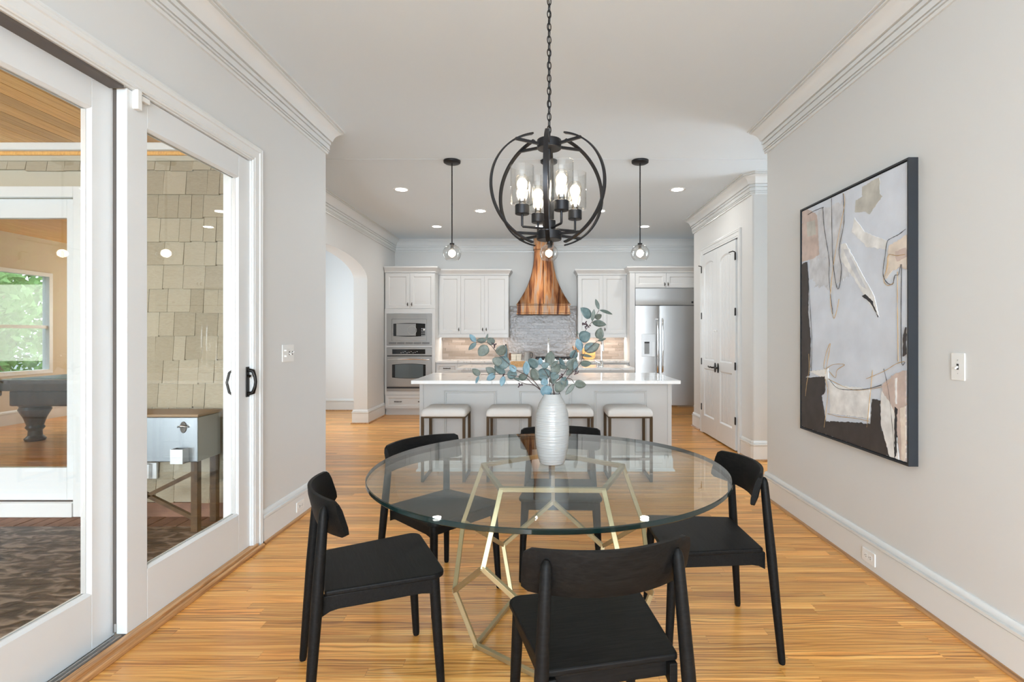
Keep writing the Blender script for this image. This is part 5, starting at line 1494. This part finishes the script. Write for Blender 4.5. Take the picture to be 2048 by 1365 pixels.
for q in (-1, 1):
    MB().lathe([(0.0, 0.016), (0.006, 0.014), (0.007, 0.0), (0.0, 0.0)], (XL + 0.006, 3.668, 1.218 + q * 0.020), 10, 'x').build('dimmer_knob', 'plate_white', lp, smooth=40)
wall_plate('outlet', 1, 2.975, 0.088, 0.058, 0.036, 'white wall outlet set in the right baseboard', 'outlet', 'outlet', XR - 0.0190)
wall_plate('outlet', -1, 3.870, 0.090, 0.058, 0.036, 'white wall outlet set in the left baseboard', 'outlet', 'outlet', XL + 0.0190)

# ------------------------------------------------------------------ porch beyond the sliding door
pf = struct(empty('floor_porch', (-4.0, 1.0, PZF)), 'dark slate porch floor with a brick edge course')
MB().box(-7.2, XL - 0.17, -3.0, PY0 - 0.232, PZF - 0.12, PZF).build('slate_slab', 'slate', pf)
MB().box(-7.2, XL - 0.17, PY0 - 0.232, PY0 + 0.05, PZF - 0.12, PZF - 0.006).build('mortar_bed', 'grout', pf)
rb = random.Random(9)
bm_ = MB().box(0, 0.103, 0, 0.222, -0.04, 0).mesh('brick', 'brick')
x = XL - 0.18 - 0.103
while x > -5.6:
    o = bpy.data.objects.new('brick', bm_); COL.objects.link(o); o.parent = pf
    o.location = (x + 4.0, PY0 - 0.229 - 1.0, rb.uniform(-0.001, 0.003)); o.rotation_euler = (0, 0, rb.uniform(-0.01, 0.01))
    x -= 0.112
cp = struct(empty('ceiling_porch', (-4.0, 1.5, PZC)), 'honey pine board ceiling of the porch')
i = 0; x = XL - 0.19
while x > -6.2:
    MB().box(x - 0.1345, x - 0.0005, -3.0, PY0 - 0.001, PZC, PZC + 0.02).build('ceiling_board', 'porch_pine', cp, rnd=rb.random())
    x -= 0.139; i += 1
MB().box(-7.2, XL - 0.17, -3.0, PY0 + 0.1, PZC + 0.0205, PZC + 0.10).build('deck_above', 'threshold_dark', cp)
tr = MB().box(-6.2, XL - 0.18, PY0 - 0.095, PY0 - 0.045, PZC - 0.06, PZC - 0.0005)
struct(tr.build('trim_12', 'trim_white', bevel=0.01), 'white cove at the top of the porch wall')
tr = MB().box(-6.2, XL - 0.18, PY0 - 0.045, PY0 - 0.026, PZC - 0.085, PZC - 0.0005)
struct(tr.build('trim_13', 'porch_pine', rnd=0.5), 'pine strip below the porch cove')
tr = MB().box(-6.2, XL - 0.18, PY0 - 0.026, PY0 - 0.001, PZC - 0.125, PZC - 0.0005)
struct(tr.build('trim_14', 'plaster'), 'tan frieze board above the shingles')
# shingle wall with the second glazed door opening
OX0, OX1, OZ1 = -5.65, -3.72, 2.445
wp = struct(empty('wall_porch', (-3.0, PY0, PZF)), 'tan cedar shingle wall of the porch')
w = MB(); w.box(OX1, XL - 0.17, PY0, PY0 + 0.15, PZF, PZC); w.box(-7.2, OX0, PY0, PY0 + 0.15, PZF, PZC); w.box(OX0, OX1, PY0, PY0 + 0.15, OZ1, PZC)
w.build('sheathing', 'plaster', wp)
MB().box(-3.60, XL - 0.175, PY0 - 0.022, PY0 - 0.0005, PZF, 0.012).build('plinth', 'brick', wp)
def shingle(x0, x1, zb, zt):
    d = rb.uniform(0.020, 0.026)
    lo = rb.uniform(-0.004, 0.010)
    MB().add([(x0, PY0 - d, zb + lo), (x1, PY0 - d, zb + lo + rb.uniform(-0.003, 0.003)), (x1, PY0 - 0.006, zt), (x0, PY0 - 0.006, zt), (x0, PY0 - 0.001, zb + lo), (x1, PY0 - 0.001, zb + lo), (x1, PY0 - 0.001, zt), (x0, PY0 - 0.001, zt)],
             [(0, 1, 2, 3), (0, 4, 5, 1), (4, 7, 6, 5), (3, 2, 6, 7), (0, 3, 7, 4), (1, 5, 6, 2)]).build('shingle', 'shingle', wp)
EXPO = 0.189
zrow = 0.012; r_i = 0
while zrow < PZC - 0.13:
    x = XL - 0.18
    xl_ = -3.612 if zrow < 2.50 else -5.4
    while x > xl_ + 0.02:
        wd = rb.uniform(0.085, 0.185)
        a = max(x - wd, xl_)
        if x - a > 0.02: shingle(a + 0.0015, x - 0.0015, zrow, min(zrow + EXPO * 1.05, PZC - 0.10))
        x -= wd
    zrow += EXPO; r_i += 1
# casing and sliding glass door in the shingle wall
cs = MB()
for (x0, x1, z0, z1) in ((OX1, OX1 + 0.105, PZF + 0.002, 2.53), (OX0 - 0.105, OX0, PZF + 0.002, 2.53), (OX0, OX1, OZ1, 2.53)):
    cs.box(x0, x1, PY0 - 0.034, PY0 - 0.0005, z0, z1)
cs.box(OX0, OX1, PY0 - 0.045, PY0 - 0.0005, PZF + 0.002, 0.015)
struct(cs.build('trim_15', 'trim_white', bevel=0.004), 'white casing and sill of the porch glass door')
d5 = struct(empty('door_5', (-4.3, PY0 + 0.05, 0.02)), 'white framed glass door in the shingle wall, seen through the left panel')
def rect_xz(x0, x1, z0, z1, nm, mat='door_white', y0=PY0 + 0.02, y1=PY0 + 0.066):
    return MB().box(x0, x1, y0, y1, z0, z1).build(nm, mat, d5, bevel=0.003 if mat != 'door_glass' else 0)
rect_xz(OX1 - 0.096, OX1 - 0.001, 0.02, OZ1 - 0.002, 'stile'); rect_xz(OX1 - 1.02, OX1 - 0.92, 0.02, OZ1 - 0.002, 'stile')
rect_xz(OX1 - 0.92, OX1 - 0.0965, OZ1 - 0.155, OZ1 - 0.002, 'rail'); rect_xz(OX1 - 0.92, OX1 - 0.0965, 0.02, 0.28, 'rail')
rect_xz(OX1 - 0.93, OX1 - 0.090, 0.27, OZ1 - 0.145, 'pane', 'door_glass', PY0 + 0.040, PY0 + 0.046)
rect_xz(OX0 + 0.001, OX1 - 1.022, 0.02, 0.28, 'rail'); rect_xz(OX0 + 0.001, OX1 - 1.022, OZ1 - 0.155, OZ1 - 0.002, 'rail'); rect_xz(OX0 + 0.001, OX0 + 0.10, 0.281, OZ1 - 0.156, 'stile')
rect_xz(OX0 + 0.09, OX1 - 1.021, 0.27, OZ1 - 0.145, 'pane', 'door_glass', PY0 + 0.040, PY0 + 0.046)

# stainless patio cooler cart with bottle opener and cap catcher
ky0, ky1 = 3.84, 4.12
kx0, kx1 = -3.28, (395 - CX) / F * ky0
kz0, kz1 = zz_(925, ky0), zz_(835, ky0)
co_ = thing('patio_cooler', ((kx0 + kx1) / 2, 3.98, PZF), 'stainless patio cooler cart with bottle opener against the shingle wall', 'cooler')
MB().box(kx0, kx1, ky0, ky1, kz0, kz1).build('chest', 'cooler_steel', co_, bevel=0.006)
MB().box(kx0 - 0.012, kx1 + 0.012, ky0 - 0.012, ky1, kz1 + 0.001, kz1 + 0.022).build('lid', 'leather_brown', co_, bevel=0.006)
for sx in (kx0 + 0.03, kx1 - 0.03):
    for sy in (ky0 + 0.03, ky1 - 0.03):
        MB().box(sx - 0.024, sx + 0.024, sy - 0.024, sy + 0.024, PZF + 0.001, kz0 - 0.0005).build('leg', 'pool_wood', co_, bevel=0.002)
for (za, zb_) in ((0.0, 0.33), (0.33, 0.0)):
    MB().tube([(kx0 + 0.05, ky0 + 0.03, PZF + 0.1 + za), (kx1 - 0.05, ky0 + 0.03, PZF + 0.1 + zb_)], 0.014, square=True).build('cross_brace', 'pool_wood', co_)
ox, oz = (367 - CX) / F * ky0, zz_(853, ky0)
op_ = MB().prism([(ox + 0.024 * math.cos(2 * PI * i / 18), oz - 0.008 + 0.042 * math.sin(2 * PI * i / 18)) for i in range(18)], ky0 - 0.006, ky0 - 0.0005, lambda a, b, h: (a, h, b)).build('bottle_opener', 'pewter', co_, bevel=0.002)
MB().tube([(ox - 0.036, ky0 - 0.008, oz - 0.006), (ox - 0.018, ky0 - 0.032, oz + 0.004), (ox + 0.018, ky0 - 0.032, oz + 0.004), (ox + 0.036, ky0 - 0.008, oz - 0.006)], 0.006, 8).build('opener_lip', 'chrome', op_, smooth=50)
bx0, bx1, bz0, bz1 = (340 - CX) / F * (ky0 - 0.07), (365 - CX) / F * (ky0 - 0.07), zz_(929, ky0 - 0.07), zz_(900, ky0 - 0.07)
cc_ = MB(); y0_ = ky0 - 0.07
cc_.box(bx0, bx1, y0_, y0_ + 0.004, bz0, bz1); cc_.box(bx0, bx0 + 0.003, y0_ + 0.004, ky0 - 0.001, bz0, bz1); cc_.box(bx1 - 0.003, bx1, y0_ + 0.004, ky0 - 0.001, bz0, bz1); cc_.box(bx0, bx1, y0_ + 0.004, ky0 - 0.001, bz0, bz0 + 0.003)
cc_.build('cap_catcher', 'steel', co_)
# weatherproof outlet box on the shingles
ex0, ex1, ez0, ez1 = (282 - CX) / F * 4.14, (311 - CX) / F * 4.14, zz_(959, 4.14), zz_(927, 4.14)
eb = thing('outlet_box', ((ex0 + ex1) / 2, PY0 - 0.03, ez0), 'white weatherproof outlet box low on the shingle wall', 'outlet')
MB().box(ex0, ex1, PY0 - 0.050, PY0 - 0.0275, ez0, ez1).build('back_plate', 'plate_white', eb, bevel=0.003)
MB().box(ex0 + 0.01, ex1 - 0.035, PY0 - 0.085, PY0 - 0.0505, ez0 + 0.01, ez1 - 0.004).build('cover', 'plate_white', eb, bevel=0.006)

# ------------------------------------------------------------------ game room beyond the porch door
gx0, gx1, gy1 = -8.0, -4.55, 10.4
fg = struct(empty('floor_game_room', (-6.3, 7.0, 0)), 'oak floor of the game room')
gm = MB(); gr = []
y = PY0 + 0.16
while y < gy1:
    x = gx0 - rng.uniform(0, 1)
    gxe = -2.92 if y < 6.22 else gx1
    while x < gxe:
        L = rng.uniform(0.6, 1.8); a, b_ = max(x, gx0), min(x + L, gxe)
        if b_ - a > 0.03:
            gm.box(a + G, b_ - G, y + G, y + 0.08 - G, -0.02, 0.0); gr += [rng.random()] * 6
        x += L
    y += 0.08
o = gm.build('floor_planks', 'oak_floor', fg, rnd=gr); o['kind'] = 'stuff'
MB().box(gx0, -2.92, PY0 + 0.15, 6.3, -0.15, -0.021).box(gx0, gx1, 6.3, gy1, -0.15, -0.021).build('subfloor', 'threshold_dark', fg)
w = MB(); wy0, wy1, wz0, wz1 = 6.15, 8.58, 0.74, 2.36
w.box(gx0 - 0.15, gx0, PY0 + 0.15, wy0, 0, 2.9); w.box(gx0 - 0.15, gx0, wy1, gy1, 0, 2.9); w.box(gx0 - 0.15, gx0, wy0, wy1, 0, wz0); w.box(gx0 - 0.15, gx0, wy0, wy1, wz1, 2.9)
struct(w.build('wall_game_left', 'tan_wall'), 'tan game room wall with double hung windows')
w = MB(); w.box(gx0, gx1, gy1, gy1 + 0.1, 0, 2.9); w.box(gx1, gx1 + 0.04, 6.3, gy1, 0, 2.9); w.box(gx1, -2.89, 6.26, 6.3, 0, 2.9); w.box(-2.92, -2.88, PY0 + 0.15, 6.26, 0, 2.9)
struct(w.build('wall_game_back', 'tan_wall'), 'tan back and side walls of the game room')
w = MB().box(gx0 - 0.1, -2.88, PY0 + 0.15, 6.3, 2.9, 3.0).box(gx0 - 0.1, gx1, 6.3, gy1 + 0.1, 2.9, 3.0)
struct(w.build('ceiling_game_room', 'porch_pine', rnd=0.3), 'pine ceiling of the game room')
MB_b = MB().sweep(BASE, [(gx0, gy1), (gx0, PY0 + 0.16)])
struct(MB_b.build('baseboard_game_room', 'trim_white', smooth=28), 'white baseboard below the game room windows')
wn_i = 2
for (a, b_) in ((6.15, 7.34), (7.39, 8.58)):
    wo = struct(empty('window_%d' % wn_i, (gx0, (a + b_) / 2, wz0)), 'white double hung game room window, %s' % ('nearer' if wn_i == 2 else 'farther'))
    wn_i += 1
    f_ = MB()
    f_.box(gx0 - 0.10, gx0 + 0.015, a, a + 0.06, wz0, wz1); f_.box(gx0 - 0.10, gx0 + 0.015, b_ - 0.06, b_, wz0, wz1); f_.box(gx0 - 0.10, gx0 + 0.015, a + 0.06, b_ - 0.06, wz0, wz0 + 0.06); f_.box(gx0 - 0.10, gx0 + 0.015, a + 0.06, b_ - 0.06, wz1 - 0.06, wz1)
    f_.build('window_frame', 'sash_white', wo)
    MB().box(gx0 - 0.06, gx0 - 0.01, a + 0.06, b_ - 0.06, 1.46, 1.51).build('meeting_rail', 'sash_white', wo)
    MB().box(gx0 - 0.045, gx0 - 0.039, a + 0.055, b_ - 0.055, wz0 + 0.055, 1.47).build('pane', 'lamp_glass', wo)
    MB().box(gx0 - 0.045, gx0 - 0.039, a + 0.055, b_ - 0.055, 1.50, wz1 - 0.055).build('pane', 'lamp_glass', wo)
struct(MB().box(-40, -8.2, -30, 40, -0.6, -0.3).box(-8.2, 12, -30, -4.4, -0.6, -0.3).build('ground_outside', 'leaf_dark'), 'green ground outside')
# trees outside the game room windows: crown of many leaves on a trunk
rtree = random.Random(31)
def tree(x, y, h, r_, label, group='trees outside the game room', nl=5200, ls=1.0):
    t = thing('tree', (x, y, -0.3), label, 'tree', group)
    MB().tube([(x, y, -0.3), (x + 0.1, y, h * 0.4), (x, y + 0.1, h * 0.8)], [0.16, 0.12, 0.05], 8).build('trunk', 'walnut', t, smooth=60)
    c_ = MB(); vs = []; fs = []
    for i in range(nl):
        # leaves scattered through a ragged ellipsoid
        while True:
            q = Vector((rtree.uniform(-1, 1), rtree.uniform(-1, 1), rtree.uniform(-1, 1)))
            if 0.35 < q.length < 1: break
        p = Vector((x + q.x * r_, y + q.y * r_, h * 0.55 + q.z * h * 0.55))
        if p.z < 0: continue
        d1_ = Vector((rtree.gauss(0, 1), rtree.gauss(0, 1), rtree.gauss(0, 1))).normalized(); d2_ = d1_.orthogonal().normalized()
        L = rtree.uniform(0.07, 0.15) * ls
        k = len(vs); vs += [p - d1_ * L, p + d2_ * L * 0.45, p + d1_ * L, p - d2_ * L * 0.45]; fs.append((k, k + 1, k + 2, k + 3))
    c_.add(vs, fs).build('crown', 'tree_green', t)['kind'] = 'stuff'
tree(-11.0, 9.0, 3.6, 1.6, 'leafy green tree nearest outside the game room window')
tree(-12.9, 12.4, 4.4, 2.0, 'leafy green tree farther back outside the game room window')
tree(-13.6, 6.0, 4.4, 1.8, 'leafy green tree toward the left outside the game room window')
tree(-11.2, -1.0, 4.6, 1.9, 'unseen leafy tree added to darken the reflection in the porch glass door', 'trees added to darken the porch door reflection', 6000, 1.6)  # this and the next two: unseen, added so the door glass mirrors dark green
tree(-11.6, 2.9, 4.8, 1.7, 'unseen leafy tree added beside the porch nearest the game room, darkens the door reflection', 'trees added to darken the porch door reflection', 6000, 1.6)
tree(-11.4, -5.2, 4.8, 2.0, 'unseen leafy tree added beside the porch farthest back, darkens the door reflection', 'trees added to darken the porch door reflection', 6000, 1.6)
# pool table
QY, QX0, QX1, QY1 = 6.45, -6.75, -5.15, 8.6
pt_ = thing('pool_table', ((QX0 + QX1) / 2, 7.5, 0), 'dark carved pool table behind the porch glass door', 'pool table')
MB().box(QX0, QX1, QY, QY1, 0.66, 0.80).build('rail', 'pool_wood', pt_, bevel=0.012)
MB().box(QX0 + 0.12, QX1 - 0.12, QY + 0.12, QY1 - 0.12, 0.8005, 0.806).build('felt', 'pool_felt', pt_)
MB().box(QX0 + 0.10, QX1 - 0.10, QY + 0.10, QY1 - 0.10, 0.46, 0.659).build('apron', 'pool_wood', pt_, bevel=0.02)
for x in (QX0 + 0.26, QX1 - 0.26):
    for y in (QY + 0.28, QY1 - 0.28):
        MB().lathe([(0.0, 0.0), (0.10, 0.0), (0.11, 0.03), (0.075, 0.07), (0.07, 0.13), (0.10, 0.17), (0.085, 0.20), (0.115, 0.30), (0.165, 0.40), (0.15, 0.44), (0.17, 0.459), (0.0, 0.459)], (x, y, 0), 16).build('leg', 'pool_wood', pt_, smooth=35)
for (x, y) in ((QX0, QY), (QX1, QY), (QX0, QY1), (QX1, QY1)):
    cyl(x, y, 0.60, 0.812, 0.085, 'leather_brown', 'pocket', pt_, 18, 0.01)
